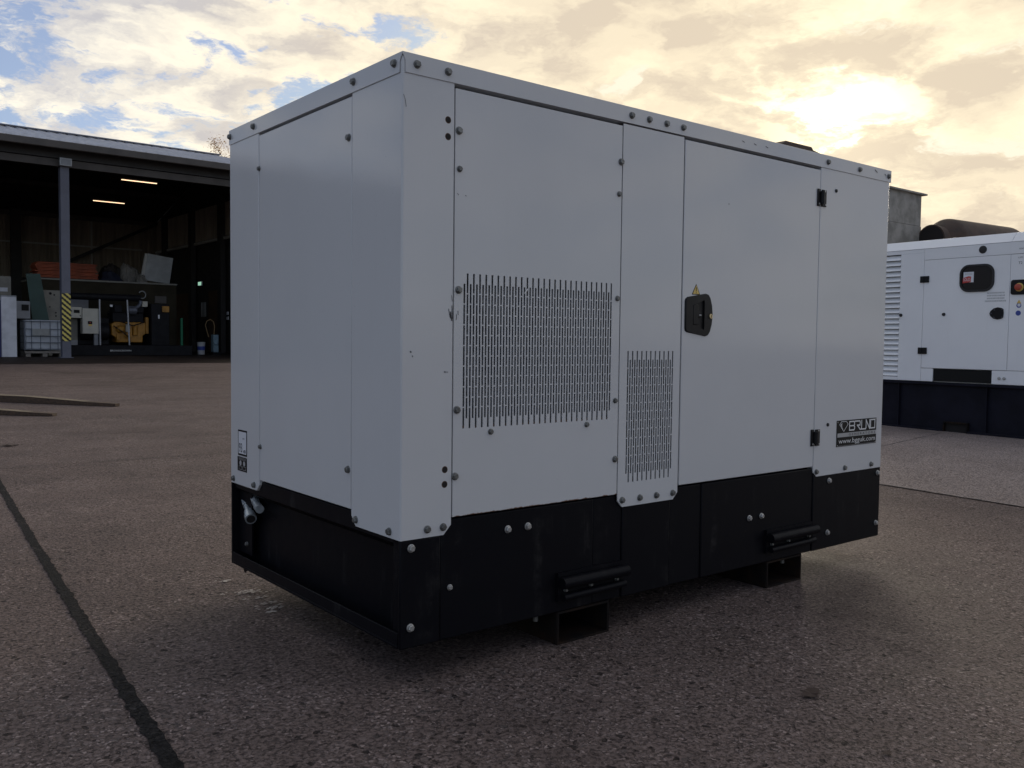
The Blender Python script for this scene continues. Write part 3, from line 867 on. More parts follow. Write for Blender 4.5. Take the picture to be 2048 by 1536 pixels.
# fork pockets under the base
for (a, b) in ((.614, .854), (1.768, 2.012)):
    mb = MB()
    mb.box(a, a + .008, .006, GW - .008, .0, Z0 - .001); mb.box(b - .008, b, .006, GW - .008, .0, Z0 - .001)
    mb.box(a + .0081, b - .0081, .006, GW - .008, .0, .007); mb.box(a + .0081, b - .0081, .006, GW - .008, Z0 - .009, Z0 - .0012)
    fo = mb.build('fork_pocket', M['rusty'], GEN)
    mb = MB(); mb.prism(lambda u, v, d: Vector((a - .0002 - d, u, v)), [(.008, Z0 - .002), (.055, Z0 - .002), (.020, .005), (.008, .004)], 0, .004); mb.build('gusset', M['rusty'], fo)
    mb = MB(); c = (b - .06 if a > 1 else a - .05); mb.lathe((c, .06, Z0 - .0095 if a > 1 else Z0), (0, 0, -1), [(0, .017), (.014, .017), (.0141, .009), (.034, .009)], 8)
    mb.build('pocket_bolt', M['bolt'], fo)

# scuffs on the white paint
def scuff(parent, F, pts, wd, d=.0007, name='scuff_mark'):
    MB().stroke(F, pts, wd, d, .0003, ext=False).build(name, M['scuff'], parent, smooth=0)


scuff(CP, FR, [(.1720, 1.030), (.1745, 1.012)], .0012)
scuff(CP, FR, [(.1620, .990), (.1655, .972), (.1690, .962)], .0018)
scuff(CP, FR, [(.1690, .982), (.1705, .968), (.1740, .955)], .0042)
scuff(CP, FR, [(.1665, .975), (.1690, .964)], .0036)
scuff(CP, FR, [(.1735, 1.000), (.1755, .960)], .0022)
scuff(VP, FR, [(.1955, .985), (.1965, .973)], .0016)
scuff(VP, FR, [(.1900, .975), (.1905, .965), (.1890, .958)], .0016)
scuff(VP, FR, [(.190, 1.330), (.195, 1.325)], .0015); scuff(VP, FR, [(.218, 1.327), (.223, 1.3255)], .0016)
scuff(CP, FR, [(.030, .865), (.033, .861)], .0040); scuff(CP, FR, [(.036, .852), (.039, .849)], .0025)
scuff(CP, FR, [(.148, .805), (.153, .803)], .0035); scuff(CP, FR, [(.157, .805), (.1595, .802)], .0025)
scuff(CP, FR, [(.0030, 1.585), (.0090, 1.570), (.0120, 1.552)], .0012)
scuff(DO, FR, [(1.455, 1.430), (1.459, 1.429)], .003)
scuff(RP, FR, [(2.495, 1.690), (2.515, 1.680)], .003, .0042)
scuff(RP, FR, [(2.580, 1.682), (2.590, 1.675)], .003, .0042)
for u in (1.525, 1.60, 1.675): scuff(CAP, FR, [(u, 1.678), (u + .016, 1.674)], .0022, .0036)
mb = MB(); mb.stroke(FR, [(.452, .988 + .06), (.462, 1.030 + .03)], .004, .0006, .0003); mb.build('paint_scratch', M['sticker_lightgrey'], VP, smooth=0)
# rust specks at the slot ends
mb = MB()
for k in range(27):
    if rnd.random() < .7:
        u = .2190 + .0232 * k; mb.prism(FR, [(u - .0022, .6345), (u + .0022, .6345), (u + .0016, .6345 + rnd.uniform(.003, .009)), (u - .0018, .639)], -.001, -.0006)
mb.build('slot_rust', M['rust_mark'], VP, smooth=0)

# ------------------------------------------------------------------ second white generator on the right
A0 = Vector((9.1734, 3.5609, 0)); UU = Vector((-.065046, -.997882, 0)); NN = Vector((-.997882, .065046, 0))


def RG(u, v, d): return A0 + UU * u + NN * d + Vector((0, 0, v))


G2 = thing('canopied_generator', tuple(RG(1.0, 0, -.55)), 'white generator with louvred end, dark window and navy base behind the large one', 'generator')
E0, E1 = -.95, 3.6
mb = MB(); mb.fbox(RG, E0, E1, .58, 2.150, -.05, -1.10); mb.build('canopy_body', M['white2'], G2)
# slanted roof edge
mb = MB()
for (pr) in (1,):
    prof = [(.006, 2.152), (-.10, 2.262), (-1.05, 2.262), (-1.15, 2.152)]
    for i, (ua, ub) in enumerate(((E0, 1.452), (1.455, E1))):
        vs = [RG(u, v, d) for u in (ua, ub) for d, v in prof]
        mb.add(vs, [(0, 1, 5, 4), (1, 2, 6, 5), (2, 3, 7, 6), (0, 4, 7, 3), (0, 3, 2, 1), (4, 5, 6, 7)])
mb.build('roof', M['white2'], G2, bevel=.004)
MB().fbox(RG, E0, .4480, 2.105, 2.150, 0, -.05).build('top_rail', M['white2'], G2)
tr = MB().fbox(RG, .4510, E1, 2.018, 2.150, .001, -.05).build('door_header', M['white2'], G2, bevel=.002)
MB().lathe(RG(1.140, 2.090, .001), NN, [(0, .044), (.006, .043), (.009, .036)], 24).build('rubber_plug', M['rubber'], G2)
# louvre frame and slats
MB().fbox(RG, .1500, .4480, .585, 2.104, 0, -.05).build('side_post', M['white2'], G2, bevel=.002)
MB().fbox(RG, E0, .1490, .585, .625, 0, -.05).build('bottom_rail', M['white2'], G2)
MB().fbox(RG, E0, -.62, .626, 2.104, 0, -.05).build('side_post', M['white2'], G2)
MB().fbox(RG, -.62, .1490, .626, 2.104, -.042, -.049).build('louvre_backing', M['void'], G2)
nsl = 23
for i in range(nsl):
    z0 = .632 + i * (1.466 / nsl)
    mb = MB(); pr = [(-.038, z0 + .061), (-.006, z0 + .020), (.004, z0 + .004), (.004, z0 + .000), (-.009, z0 + .018), (-.041, z0 + .059)]
    vs = [RG(u, v, d) for u in (-.62, .1490) for d, v in pr]; k = len(pr)
    mb.add(vs, [tuple(range(k)), tuple(range(k, 2 * k))] + [(j, (j + 1) % k, k + (j + 1) % k, k + j) for j in range(k)])
    mb.build('louvre_slat', M['white2'], G2, smooth=0)
# door
D2 = MB().fbox(RG, .4520, 1.4470, .742, 2.014, .002, -.048).build('door', M['white2'], G2, bevel=.003)


def rrect(u0, u1, v0, v1, r, k=6):
    out = []
    for cx, cy, a0 in ((u1 - r, v0 + r, -90), (u1 - r, v1 - r, 0), (u0 + r, v1 - r, 90), (u0 + r, v0 + r, 180)):
        out += [(cx + r * math.cos(R(a0 + 90 * i / k)), cy + r * math.sin(R(a0 + 90 * i / k))) for i in range(k + 1)]
    return out


wo_, wi = rrect(.890, 1.280, 1.620, 1.930, .105), rrect(.912, 1.258, 1.642, 1.908, .085)
mb = MB(); k = len(wo_)
mb.add([RG(u, v, .0022) for u, v in wo_] + [RG(u, v, .016) for u, v in wo_] + [RG(u, v, .016) for u, v in wi] + [RG(u, v, .003) for u, v in wi],
       [(j * k + i, j * k + (i + 1) % k, (j + 1) * k + (i + 1) % k, (j + 1) * k + i) for j in range(3) for i in range(k)])
WN = mb.build('window_frame', M['rubber'], D2, smooth=40)
MB().prism(RG, wi, .0025, .004).build('window_pane', M['glass_dark'], D2)
MB().fbox(RG, .930, 1.048, 1.730, 1.848, .0042, .0052).build('paper_notice', M['sticker_white'], D2)
MB().prism(RG, [(.922, 1.722), (1.015, 1.733), (1.018, 1.795), (.990, 1.800), (.926, 1.782)], .0054, .0062).build('red_notice', M['sticker_red'], D2)
text_mb('SOLD', RG, .930, 1.008, 1.745, 1.780, .0064).build('notice_lettering', M['sticker_white'], D2, smooth=0)
mb = MB()
for j in range(2): mb.fbox(RG, .945, 1.03, 1.818 + j * .012, 1.822 + j * .012, .0053, .0057)
mb.build('notice_print', M['sticker_grey'], D2, smooth=0)
mb = MB()
for j in range(4):          # four lines of print too blurred in the photograph to read
    u = 1.205 - (.022 if j == 3 else 0); end = 1.395 + (.016 if j == 3 else 0); zc = 1.602 - j * .030
    while u < end:
        wl = rnd.uniform(.008, .014); mb.fbox(RG, u, u + wl * .55, zc - .010, zc + .008, .0024, .0030); mb.fbox(RG, u + wl * .2, u + wl * .9, zc - .002, zc + .001, .0024, .0031); u += wl * 1.15
mb.build('printed_lines', M['sticker_grey'], D2, smooth=0)
hp = [(1.242, 1.372), (1.252, 1.400), (1.285, 1.428), (1.330, 1.440), (1.372, 1.432), (1.393, 1.418), (1.397, 1.372), (1.393, 1.325), (1.372, 1.312), (1.330, 1.304), (1.285, 1.316), (1.252, 1.344)]
HH = MB().prism(RG, hp, .0022, .014).build('door_handle', M['plastic'], D2, bevel=.004)
mb = MB()
for u, v in ((1.262, 1.372), (1.382, 1.415), (1.382, 1.328), (1.295, 1.412), (1.295, 1.328)): mb.lathe(RG(u, v, .0142), NN, [(0, .007), (.002, .005)], 8)
mb.build('handle_screws', M['engine_grey'], D2)
for v in (1.790, .945):
    hg = MB().fbox(RG, .410, .520, v - .038, v + .038, .0022, .016).build('hinge', M['plastic'], G2, bevel=.004)
    mb = MB(); mb.cyl(RG(.4495, v - .036, .018), RG(.4495, v + .036, .018), .011, n=12); mb.build('hinge_knuckle', M['plastic'], hg)
for u in (.172, .712):
    kn = MB().lathe(RG(u, 1.372, .002), NN, [(0, .020), (.014, .018), (.022, .012)], 14).build('rubber_knob', M['rubber'], G2)
# control side of the door
PN = MB().fbox(RG, 1.4500, E1, .742, 2.014, 0, -.048).build('control_panel', M['white2'], G2, bevel=.003)
MB().prism(RG, rrect(1.462, 1.64, 1.572, 1.735, .028), .0004, .014).build('button_housing', M['plastic'], PN, bevel=.005)
MB().lathe(RG(1.556, 1.652, .014), NN, [(0, .046), (.006, .046), (.007, .040)], 24).build('button_collar', M['sticker_yellow'], PN)
MB().lathe(RG(1.556, 1.652, .020), NN, [(0, .026), (.016, .026), (.018, .036), (.030, .036), (.034, .030)], 24).build('stop_button', M['estop_red'], PN)
MB().prism(RG, [(1.527, 1.475), (1.577, 1.475), (1.552, 1.518)], .0004, .0012).build('warning_sticker', M['sticker_yellow'], PN)
MB().lathe(RG(1.552, 1.455, .0004), NN, [(0, .026), (.0008, .026)], 20).build('blue_sticker', M['sticker_blue'], PN)
MB().lathe(RG(1.554, 1.459, .0014), NN, [(0, .017), (.0006, .017)], 20).build('sticker_centre', M['sticker_white'], PN)
MB().lathe(RG(1.548, 1.372, .0004), NN, [(0, .028), (.0008, .028)], 20).build('blue_sticker', M['sticker_blue'], PN)
text_mb('T2', RG, 1.532, 1.572, 1.905, 1.932, .0006).build('panel_lettering', M['scuff'], PN, smooth=0)
text_mb('L2M', RG, 1.530, 1.576, 1.968, 1.984, .0006).build('panel_lettering', M['scuff'], PN, smooth=0)
text_mb('GDM', RG, 1.534, 1.578, 2.062, 2.078, .0016).build('panel_lettering', M['scuff'], G2, smooth=0)
# strip below the doors
MB().fbox(RG, .4520, .598, .585, .737, .001, -.048).build('lower_panel', M['white2'], G2, bevel=.002)
MB().fbox(RG, .6000, 1.285, .592, .736, -.012, -.048).build('cable_recess', M['sticker_black'], G2)
LW = MB().fbox(RG, 1.2870, E1, .585, .737, .001, -.048).build('lower_panel', M['white2'], G2, bevel=.002)
for u in (1.37, 1.425): bolt(LW, BOLT_B, RG, u, .652, .001).scale = (1.5, 1.5, 1.5)
# base tank
BT = MB().fbox(RG, E0, E1, .0, .545, -.040, -1.10).build('base_tank', M['navy'], G2)
MB().fbox(RG, E0, E1, .548, .580, .010, -1.12).build('base_rail', M['navy'], G2, bevel=.003)
mb = MB(); mb.fbox(RG, E0, .742, .0, .030, .0, -.039); mb.fbox(RG, 1.035, E1, .0, .030, .0, -.039); mb.build('base_flange', M['navy'], G2, bevel=.003)
for u in (.17, 1.235, 2.2): MB().fbox(RG, u - .006, u + .006, .031, .547, -.004, -.039).build('base_rib', M['navy'], G2)
mb = MB(); mb.fbox(RG, .742, 1.035, .108, .125, .0, -.039); mb.fbox(RG, .742, .755, .0, .1075, .0, -.039); mb.fbox(RG, 1.020, 1.0345, .0, .1075, .0, -.039)
mb.build('pocket_frame', M['rusty'], G2); MB().fbox(RG, .7555, 1.0195, .008, .1070, -.0385, -.0392).build('fork_pocket', M['hole'], G2)

# ------------------------------------------------------------------ things behind the second generator
BX = thing('exhaust_duct', (11.0, 5.0, 0), 'tall weathered grey steel duct box rising behind the white generators', 'duct')
MB().box(10.45, 11.56, 4.40, 5.5, gh(5), 2.740).build('lower_casing', M['weathered'], BX)
MB().box(10.455, 11.555, 4.405, 5.5, 2.745, 3.190).build('upper_casing', M['weathered'], BX)
MB().box(10.40, 11.63, 4.35, 5.55, 3.1905, 3.215).build('top_lip', M['weathered'], BX, bevel=.004)
SI = thing('exhaust_silencer', (12.3, 4.2, 0), 'dark rusty brown cylinder silencer lying beside the grey duct box', 'silencer')
ax0 = Vector((11.50, 4.22, 2.535)); axd = Vector((1, -.10, 0)).normalized()
mb = MB(); mb.lathe(ax0, axd, [(.16, .20), (.30, .30), (.36, .325), (.40, .33), (1.95, .33), (2.05, .31), (2.12, .26), (2.16, .17), (2.17, .02)], 36); mb.build('drum', M['silencer'], SI, smooth=50)
mb = MB(); mb.lathe(ax0, axd, [(0, .215), (.165, .205)], 30); mb.build('inlet_pipe', M['silencer'], SI, smooth=50)
mb = MB(); mb.cyl(ax0 - axd * .001, ax0 - axd * .002, .195, n=30); mb.build('inlet_mouth', M['hole'], SI)
for k in (.7, 1.6):
    p = ax0 + axd * k
    mb = MB(); mb.box(p.x - .05, p.x + .05, p.y - .30, p.y - .22, 0, 2.5); mb.box(p.x - .05, p.x + .05, p.y + .22, p.y + .30, 0, 2.5); mb.box(p.x - .05, p.x + .05, p.y - .219, p.y + .219, 2.05, 2.18)
    mb.build('stand', M['steel_dark'], SI)

# ------------------------------------------------------------------ open fronted shed
SH = thing('open_shed', (4.75, 34, .362), 'long open fronted steel shed with corrugated roof and dark interior', 'shed')
XL, XR, YF, YB, YR = -33.9, 12.1, 26.0, 41.5, 33.8
ZE, ZR, FLR = 6.40, 8.28, .368
# roof in sheets, with real trapezoid ribs
def roof_sheet(x0, x1, ya, za, yb, zb):
    mb = MB(); pit = .33; xs_ = []; x = x0
    while x < x1 - 1e-6:
        xs_ += [(x, 0), (x + .025, .055), (x + .055, .055), (x + .08, 0)]; x += pit
    xs_.append((x1, 0)); n = len(xs_)
    top = [(a, ya, za + h) for a, h in xs_] + [(a, yb, zb + h) for a, h in xs_]
    mb.add(top, [(i, i + 1, n + i + 1, n + i) for i in range(n - 1)])
    bot = [(a, ya, za + h - .012) for a, h in xs_] + [(a, yb, zb + h - .012) for a, h in xs_]
    mb.add(bot, [(i, n + i, n + i + 1, i + 1) for i in range(n - 1)])
    mb.add([(a, ya, za + h) for a, h in xs_] + [(a, ya, za + h - .012) for a, h in xs_], [(i, i + 1, n + i + 1, n + i) for i in range(n - 1)])
    return mb.build('roof_sheet', M['roof'], SH, smooth=0)
x = XR + .1
while x > XL:
    roof_sheet(x - .99, x, YF - .45, ZE, YR, ZR)
    x -= 1.0
MB().add([(XL, YR, ZR), (XR + .1, YR, ZR), (XR + .1, YB + .2, ZE), (XL, YB + .2, ZE), (XL, YR, ZR - .05), (XR + .1, YR, ZR - .05), (XR + .1, YB + .2, ZE - .05), (XL, YB + .2, ZE - .05)],
         [(0, 1, 2, 3), (4, 5, 6, 7), (1, 2, 6, 5), (0, 3, 7, 4)]).build('rear_roof', M['roof'], SH)
MB().box(XL, XR + .12, YR - .2, YR + .2, ZR + .045, ZR + .075).build('ridge_cap', M['roof'], SH)
# verge, gutter, fascia, eave beam
MB().box(XL, XR + .1, YF - .60, YF - .452, ZE - .19, ZE + .015).build('gutter', M['fascia'], SH, bevel=.02)
MB().box(XL, XR + .02, YF - .05, YF + .10, 5.80, 6.00).build('eave_beam', M['fascia'], SH)
MB().box(XL, XR + .02, YF - .10, YF - .06, 6.02, 6.36).build('eave_cladding', M['steel_dark'], SH)
# ceiling lining under the roof (dark)
mb = MB(); mb.add([(XL, YF - .4, ZE - .10), (XR - .05, YF - .4, ZE - .10), (XR - .05, YR, ZR - .10), (XL, YR, ZR - .10)], [(0, 1, 2, 3)])
mb.add([(XL, YB, ZE - .10), (XR - .05, YB, ZE - .10), (XR - .05, YR, ZR - .10), (XL, YR, ZR - .10)], [(0, 1, 2, 3)])
mb.build('roof_lining', M['steel_dark'], SH, smooth=0)
# posts
for px_ in (4.765, -2.585, -9.935, -17.285, -24.635, -31.985):
    mb = MB(); w_, fl = .115, .014
    mb.box(px_ - w_, px_ + w_, YF - .12, YF - .106, FLR, 5.795); mb.box(px_ - w_, px_ + w_, YF + .106, YF + .12, FLR, 5.795); mb.box(px_ - .008, px_ + .008, YF - .1055, YF + .1055, FLR, 5.795)
    PO = mb.build('post', M['post'], SH)
    MB().box(px_ - .17, px_ + .17, YF - .17, YF + .17, FLR - .004, FLR + .018).build('base_plate', M['post'], PO)
    MB().box(px_ - w_ - .002, px_ + w_ + .002, YF - .124, YF - .1204, .845, 2.215).build('hazard_tape', M['hazard'], PO)
    # rafter of the portal frame
    mb = MB(); mb.bar((px_, YF + .13, 5.95), (px_, YR, ZR - .35), .16, .36); mb.bar((px_, YR, ZR - .35), (px_, YB - .2, 5.95), .16, .36)
    mb.build('rafter', M['steel_dark'], SH)
for py_ in (29.5, 33.8, 38.0):
    zz = ZE + (ZR - ZE) * (1 - abs(py_ - YR) / 8.0) - .22
    MB().box(XL, XR - .1, py_ - .05, py_ + .05, zz - .10, zz + .08).build('purlin', M['steel_dark'], SH)
# rear wall cladding in ribbed sheets
def clad(F, u0, u1, v0, v1, name='wall_sheet', material=None, out=1):
    mb = MB(); pts = []; u = u0; pit = .2
    while u < u1 - 1e-6:
        pts += [(u, 0), (u + .02, .035), (u + .10, .035), (u + .12, 0)]; u += pit
    pts.append((u1, 0)); n = len(pts)
    mb.add([F(a, v0, d) for a, d in pts] + [F(a, v1, d) for a, d in pts], [(i, i + 1, n + i + 1, n + i) for i in range(n - 1)])
    return mb.build(name, material or M['clad'], SH, smooth=0)
x = XL
while x < XR - .1:
    clad(XZ(YB), x, min(x + 1.998, XR), 3.50, 6.36); x += 2.0
MB().box(XL, XR, YB + .06, YB + .16, .36, 8.2).build('rear_wall', M['steel_dark'], SH)
MB().box(XL, 5.2, YB - .10, YB + .05, .37, 3.42).build('block_wall', M['grey_warm'], SH)
MB().box(5.21, XR, YB - .10, YB + .05, .37, 3.44).build('block_wall', M['steel_dark'], SH)
MB().box(XL, XR - .2, YB - .20, YB - .06, 6.15, 6.40).build('rear_eave_beam', M['fascia'], SH)
MB().box(XL, 11.4, YB - .12, YB - .04, 4.98, 5.04).build('cladding_rail', M['rail_light'], SH)
MB().box(9.20, 9.26, YB - .11, YB - .045, 4.20, 6.14).build('conduit', M['rail_light'], SH)
MB().bar((8.25, YB - .22, 4.30), (XR, YB - .22, 6.30), .10, .14).build('wind_brace', M['steel_dark'], SH)
MB().box(5.95, 6.35, YB - .40, YB - .21, .37, 6.6).build('rear_column', M['steel_dark'], SH)
# right wall
y = YF + .1
while y < YB - .3:
    clad(WX(XR), y, min(y + 1.998, YB), 5.02, 6.35, 'wall_sheet'); y += 2.0
MB().box(XR + .04, XR + .14, YF, YB + .16, .36, 6.36).build('side_wall', M['steel_dark'], SH)
mb = MB(); mb.prism(WX(XR), [(YF - .4, 6.30), (YB, 6.30), (YB, ZE - .03), (YR, ZR - .02), (YF - .4, ZE - .02)], -.04, -.14); mb.build('gable_infill', M['steel_dark'], SH)
MB().box(XR - .10, XR - .005, YF + .1, YB - .1, 4.88, 4.98).build('lintel_beam', M['rail_light'], SH)
for py_ in (26.12, 33.0, 36.35, 39.9): MB().box(XR - .22, XR - .02, py_ - .18, py_ + .18, .37, 6.5).build('side_column', M['steel_dark'], SH)
MB().box(XR - .06, XR - .01, 36.9, 38.6, .37, 2.9).build('side_board', M['plywood'], SH)
MB().box(XR - .06, XR - .01, 33.3, 34.6, .37, 2.9).build('side_board', M['plywood'], SH)
# bright gap under the left cladding
# lamps
def floodlight(x, y, z):
    t_ = thing('floodlight', (x, y, z), 'small grey floodlight on top of the hazard striped post', 'lamp')
    MB().box(x - .16, x + .16, y - .11, y, z, z + .22).build('housing', M['lamp_body'], t_, bevel=.01)
    MB().box(x - .13, x + .13, y - .115, y - .1105, z + .03, z + .19).build('lens', M['grey_box'], t_)
    MB().box(x - .03, x + .03, y + .0005, y + .05, z + .08, z + .14).build('bracket', M['lamp_body'], t_)
floodlight(4.77, YF - .16, 5.80)
for i, (x0, x1, y0, lab) in enumerate(((6.93, 8.03, 28.2, 'lit strip lamp nearer the shed front, higher in view'), (7.40, 8.50, 33.6, 'lit strip lamp deeper in the shed, lower in view'))):
    t_ = thing('strip_lamp', ((x0 + x1) / 2, y0, 5.98), lab, 'lamp', 'lit strip lamps under the shed roof')
    MB().box(x0 - .05, x1 + .05, y0 - .04, y0 + .04, 6.03, 6.09).build('lamp_body', M['steel_dark'], t_)
    MB().cyl((x0, y0, 6.000), (x1, y0, 6.000), .014, n=10).build('tube', M['tube_glow'], t_)
    zz = ZE + (ZR - ZE) * (y0 - YF + .45) / (YR - YF + .45) - .13
    mb = MB(); mb.cyl((x0 + .1, y0, 6.09), (x0 + .1, y0, zz), .006, n=6); mb.cyl((x1 - .1, y0, 6.09), (x1 - .1, y0, zz), .006, n=6); mb.build('hanger', M['steel_dark'], t_)
t_ = thing('exit_sign', (XR - .10, 35.45, 3.15), 'small lit green exit sign high on the dark shed wall', 'exit sign')
MB().box(XR - .12, XR - .065, 35.25, 35.65, 3.15, 3.33).build('sign_case', M['sticker_white'], t_)
MB().box(XR - .126, XR - .1205, 35.27, 35.63, 3.17, 3.31).build('sign_face', M['exit_glow'], t_)

# ------------------------------------------------------------------ contents of the shed
t_ = thing('cabinet', (3.52, 27.4, FLR), 'tall plain pale blue white cabinet standing at the left of the tote', 'cabinet')
MB().box(3.335, 3.725, 27.2, 27.7, FLR, 2.105).build('cabinet_body', M['cab_white'], t_, bevel=.006)
MB().box(3.24, 3.332, 27.25, 27.7, FLR, 2.0).build('blue_side', M['cab_blue'], t_)
MB().box(3.33, 3.73, 27.22, 27.7, 2.106, 2.15).build('cabinet_top', M['grey_box'], t_)

t_ = thing('plastic_tote', (4.45, 27.9, FLR), 'caged milky plastic liquid tote on a pallet behind the striped post', 'tote')
MB().box(3.975, 5.035, 27.42, 28.40, .575, 1.46).build('tank', M['ibc'], t_, bevel=.05, seg=3)
mb = MB()
for z in (.58, .79, .98, 1.19, 1.42): mb.box(3.955, 5.055, 27.385, 27.405, z - .009, z + .009)
for x in (3.955, 4.14, 4.38, 4.64, 4.85, 5.04): mb.box(x - .009, x + .009, 27.375, 27.3845, .55, 1.44)
for z in (.58, .79, .98, 1.19, 1.42): mb.box(3.935, 3.950, 27.41, 28.42, z - .009, z + .009); mb.box(5.058, 5.073, 27.41, 28.42, z - .009, z + .009)
mb.build('cage', M['cage'], t_, smooth=0)
MB().box(4.16, 4.62, 27.365, 27.372, 1.0, 1.20).build('label_plate', M['silver'], t_)
mb = MB()
for x in (3.99, 4.44, 4.90): mb.box(x, x + .13, 27.42, 28.40, FLR, .47)
mb.box(3.96, 5.05, 27.40, 28.42, .472, .535); mb.build('pallet', M['wood_grey'], t_)

t_ = thing('control_box', (4.02, 28.2, FLR), 'grey control box with dark screen between cabinet and green board', 'control box')
MB().box(3.74, 4.22, 27.95, 28.35, 1.50, 2.02).build('box_body', M['grey_box'], t_, bevel=.01)
MB().box(3.99, 4.18, 27.935, 27.949, 1.74, 1.92).build('screen', M['sticker_black'], t_)
MB().box(3.85, 3.95, 28.1, 28.25, FLR, 1.499).build('stand', M['engine_dark'], t_)
t_ = thing('meter_box', (3.5, 29.2, FLR), 'grey box with a black round dial at the left picture edge', 'control box')
MB().box(3.1, 3.90, 29.0, 29.4, 2.22, 2.80).build('box_body', M['grey_warm'], t_, bevel=.01)
MB().lathe((3.47, 28.998, 2.55), (0, -1, 0), [(0, .09), (.04, .085), (.05, .06)], 18).build('dial', M['sticker_black'], t_)
MB().box(3.50, 3.80, 28.985, 28.997, 2.33, 2.45).build('paper', M['cab_white'], t_)
MB().box(3.15, 3.85, 29.05, 29.4, FLR, 2.219).build('cabinet_base', M['engine_dark'], t_)

t_ = thing('leaning_board', (4.5, 28.6, FLR), 'dark green board leaning at a slant behind the tote', 'board')
mb = MB(); mb.prism(XZ(28.6), [(4.23, 2.88), (4.62, 2.90), (4.86, 1.42), (4.83, FLR), (4.40, FLR), (4.40, 1.42)], 0, .04); mb.build('board_face', M['green_board'], t_)
t_ = thing('switch_cabinet', (4.95, 29.0, FLR), 'warm grey equipment panel with small switches behind the green board', 'panel')
MB().box(4.66, 5.36, 28.9, 29.2, FLR, 2.42).build('panel_body', M['grey_warm'], t_, bevel=.01)
for u, v, r in ((4.76, 2.33, .025), (4.97, 2.32, .04), (5.08, 2.28, .025), (4.95, 1.90, .02), (5.12, 1.72, .025), (5.12, 1.62, .025), (4.80, 1.95, .02)):
    MB().lathe((u, 28.899, v), (0, -1, 0), [(0, r), (.02, r * .8)], 10).build('switch', M['engine_dark'], t_)

# dark container behind the open engine
t_ = thing('storage_container', (7.2, 32.1, FLR), 'long dark olive container behind the yellow engine, junk on its top', 'container')
MB().box(4.95, 9.52, 30.9, 33.3, FLR, 2.86).build('container_body', M['olive'], t_)
MB().box(4.93, 9.54, 30.86, 33.32, 2.862, 2.915).build('top_frame', M['grey_warm'], t_)
MB().box(8.75, 9.15, 30.85, 30.899, 2.20, 2.45).build('hatch', M['fascia'], t_)
# orange boards on the container
for i in range(11):
    z = 2.945 + i * .047; dx_ = rnd.uniform(-.05, .05); sag = .05 * (i / 10)
    mb = MB(); mb.prism(XZ(31.0), [(5.02 + dx_ - sag * 1.0, z), (6.93 + dx_ - .1 * (i / 10), z - .0), (6.93 + dx_ - .1 * (i / 10), z + .040), (5.02 + dx_ - sag, z + .040)], -rnd.random() * .10, -.95)
    o = mb.build('orange_board', M['orange'], bevel=.006)
    tag(o, 'orange painted board, %s of the stack on the dark container' % ('lowest', 'second from the bottom', 'third from the bottom', 'fourth from the bottom', 'fifth from the bottom', 'middle one', 'fifth from the top', 'fourth from the top', 'third from the top', 'second from the top', 'topmost')[i], 'board', 'orange boards stacked on the container')
t_ = tag(MB().box(5.2, 6.6, 31.2, 31.9, 2.9155, 2.944).build('stack_bearer', M['steel_dark']), 'dark bearer under the stack of orange boards', 'bearer')

def heap(name, pts, y0, depth, zb, material, label, cat, seed, rough=.06):
    """rumpled cloth heap: profile pts (x, z) front silhouette, swept back"""
    rr = random.Random(seed); mb = MB(); nx, ny = 16, 8; V = []
    for i in range(nx + 1):
        f = i / nx; x = pts[0][0] + (pts[-1][0] - pts[0][0]) * f
        for k in range(len(pts) - 1):
            if pts[k][0] <= x <= pts[k + 1][0] + 1e-9:
                tt = (x - pts[k][0]) / max(1e-6, pts[k + 1][0] - pts[k][0]); top = pts[k][1] + (pts[k + 1][1] - pts[k][1]) * tt
        for j in range(ny + 1):
            g = j / ny; e = math.sin(math.pi * min(1, g * .5 + .0)) if g < 1 else 1
            hgt = zb + (top - zb) * min(1, (math.sin(g * math.pi)) * 1.25 if 0 < g < 1 else 0)
            V.append((x + rr.uniform(-.02, .02), y0 + depth * g + rr.uniform(-.03, .03), max(zb, hgt + (rr.uniform(-rough, rough) if 0 < g < 1 and 0 < i < nx else 0))))
    fs = [(i * (ny + 1) + j, (i + 1) * (ny + 1) + j, (i + 1) * (ny + 1) + j + 1, i * (ny + 1) + j + 1) for i in range(nx) for j in range(ny)]
    mb.add(V, fs)
    return tag(mb.build(name, material, smooth=25), label, cat)
heap('tarpaulin', [(6.98, 2.95), (7.10, 3.20), (7.30, 3.28), (7.55, 3.22), (7.75, 2.95)], 30.95, .7, 2.917, M['tarp_blue'], 'folded navy tarpaulin beside the orange boards', 'tarpaulin', 3)
heap('tarpaulin', [(7.12, 2.98), (7.35, 3.50), (7.62, 3.58), (7.95, 3.42), (8.30, 2.95)], 31.7, .9, 2.917, M['tarp'], 'dark brown tarpaulin heaped on the container, peak at its middle', 'tarpaulin', 4)
heap('sack', [(7.82, 3.2), (8.00, 3.64), (8.20, 3.52), (8.45, 3.42), (8.62, 3.0)], 31.6, .7, 2.917, M['bag'], 'large crumpled off white sack on the container, the upper one', 'sack', 5)
heap('sack', [(8.20, 2.95), (8.28, 3.16), (8.45, 3.20), (8.55, 2.95)], 30.95, .4, 2.917, M['bag'], 'small off white sack below the large one on the container', 'sack', 6)
t_ = thing('metal_sheet', (9.0, 31.3, 2.92), 'square dull silver sheet standing tilted on the container', 'metal sheet')
mb = MB(); mb.prism(XZ(31.15), [(8.35, 3.02), (8.46, 3.04), (8.60, 3.97), (8.52, 3.97)], 0, -.10); mb.build('panel_rim', M['rail_light'], t_)
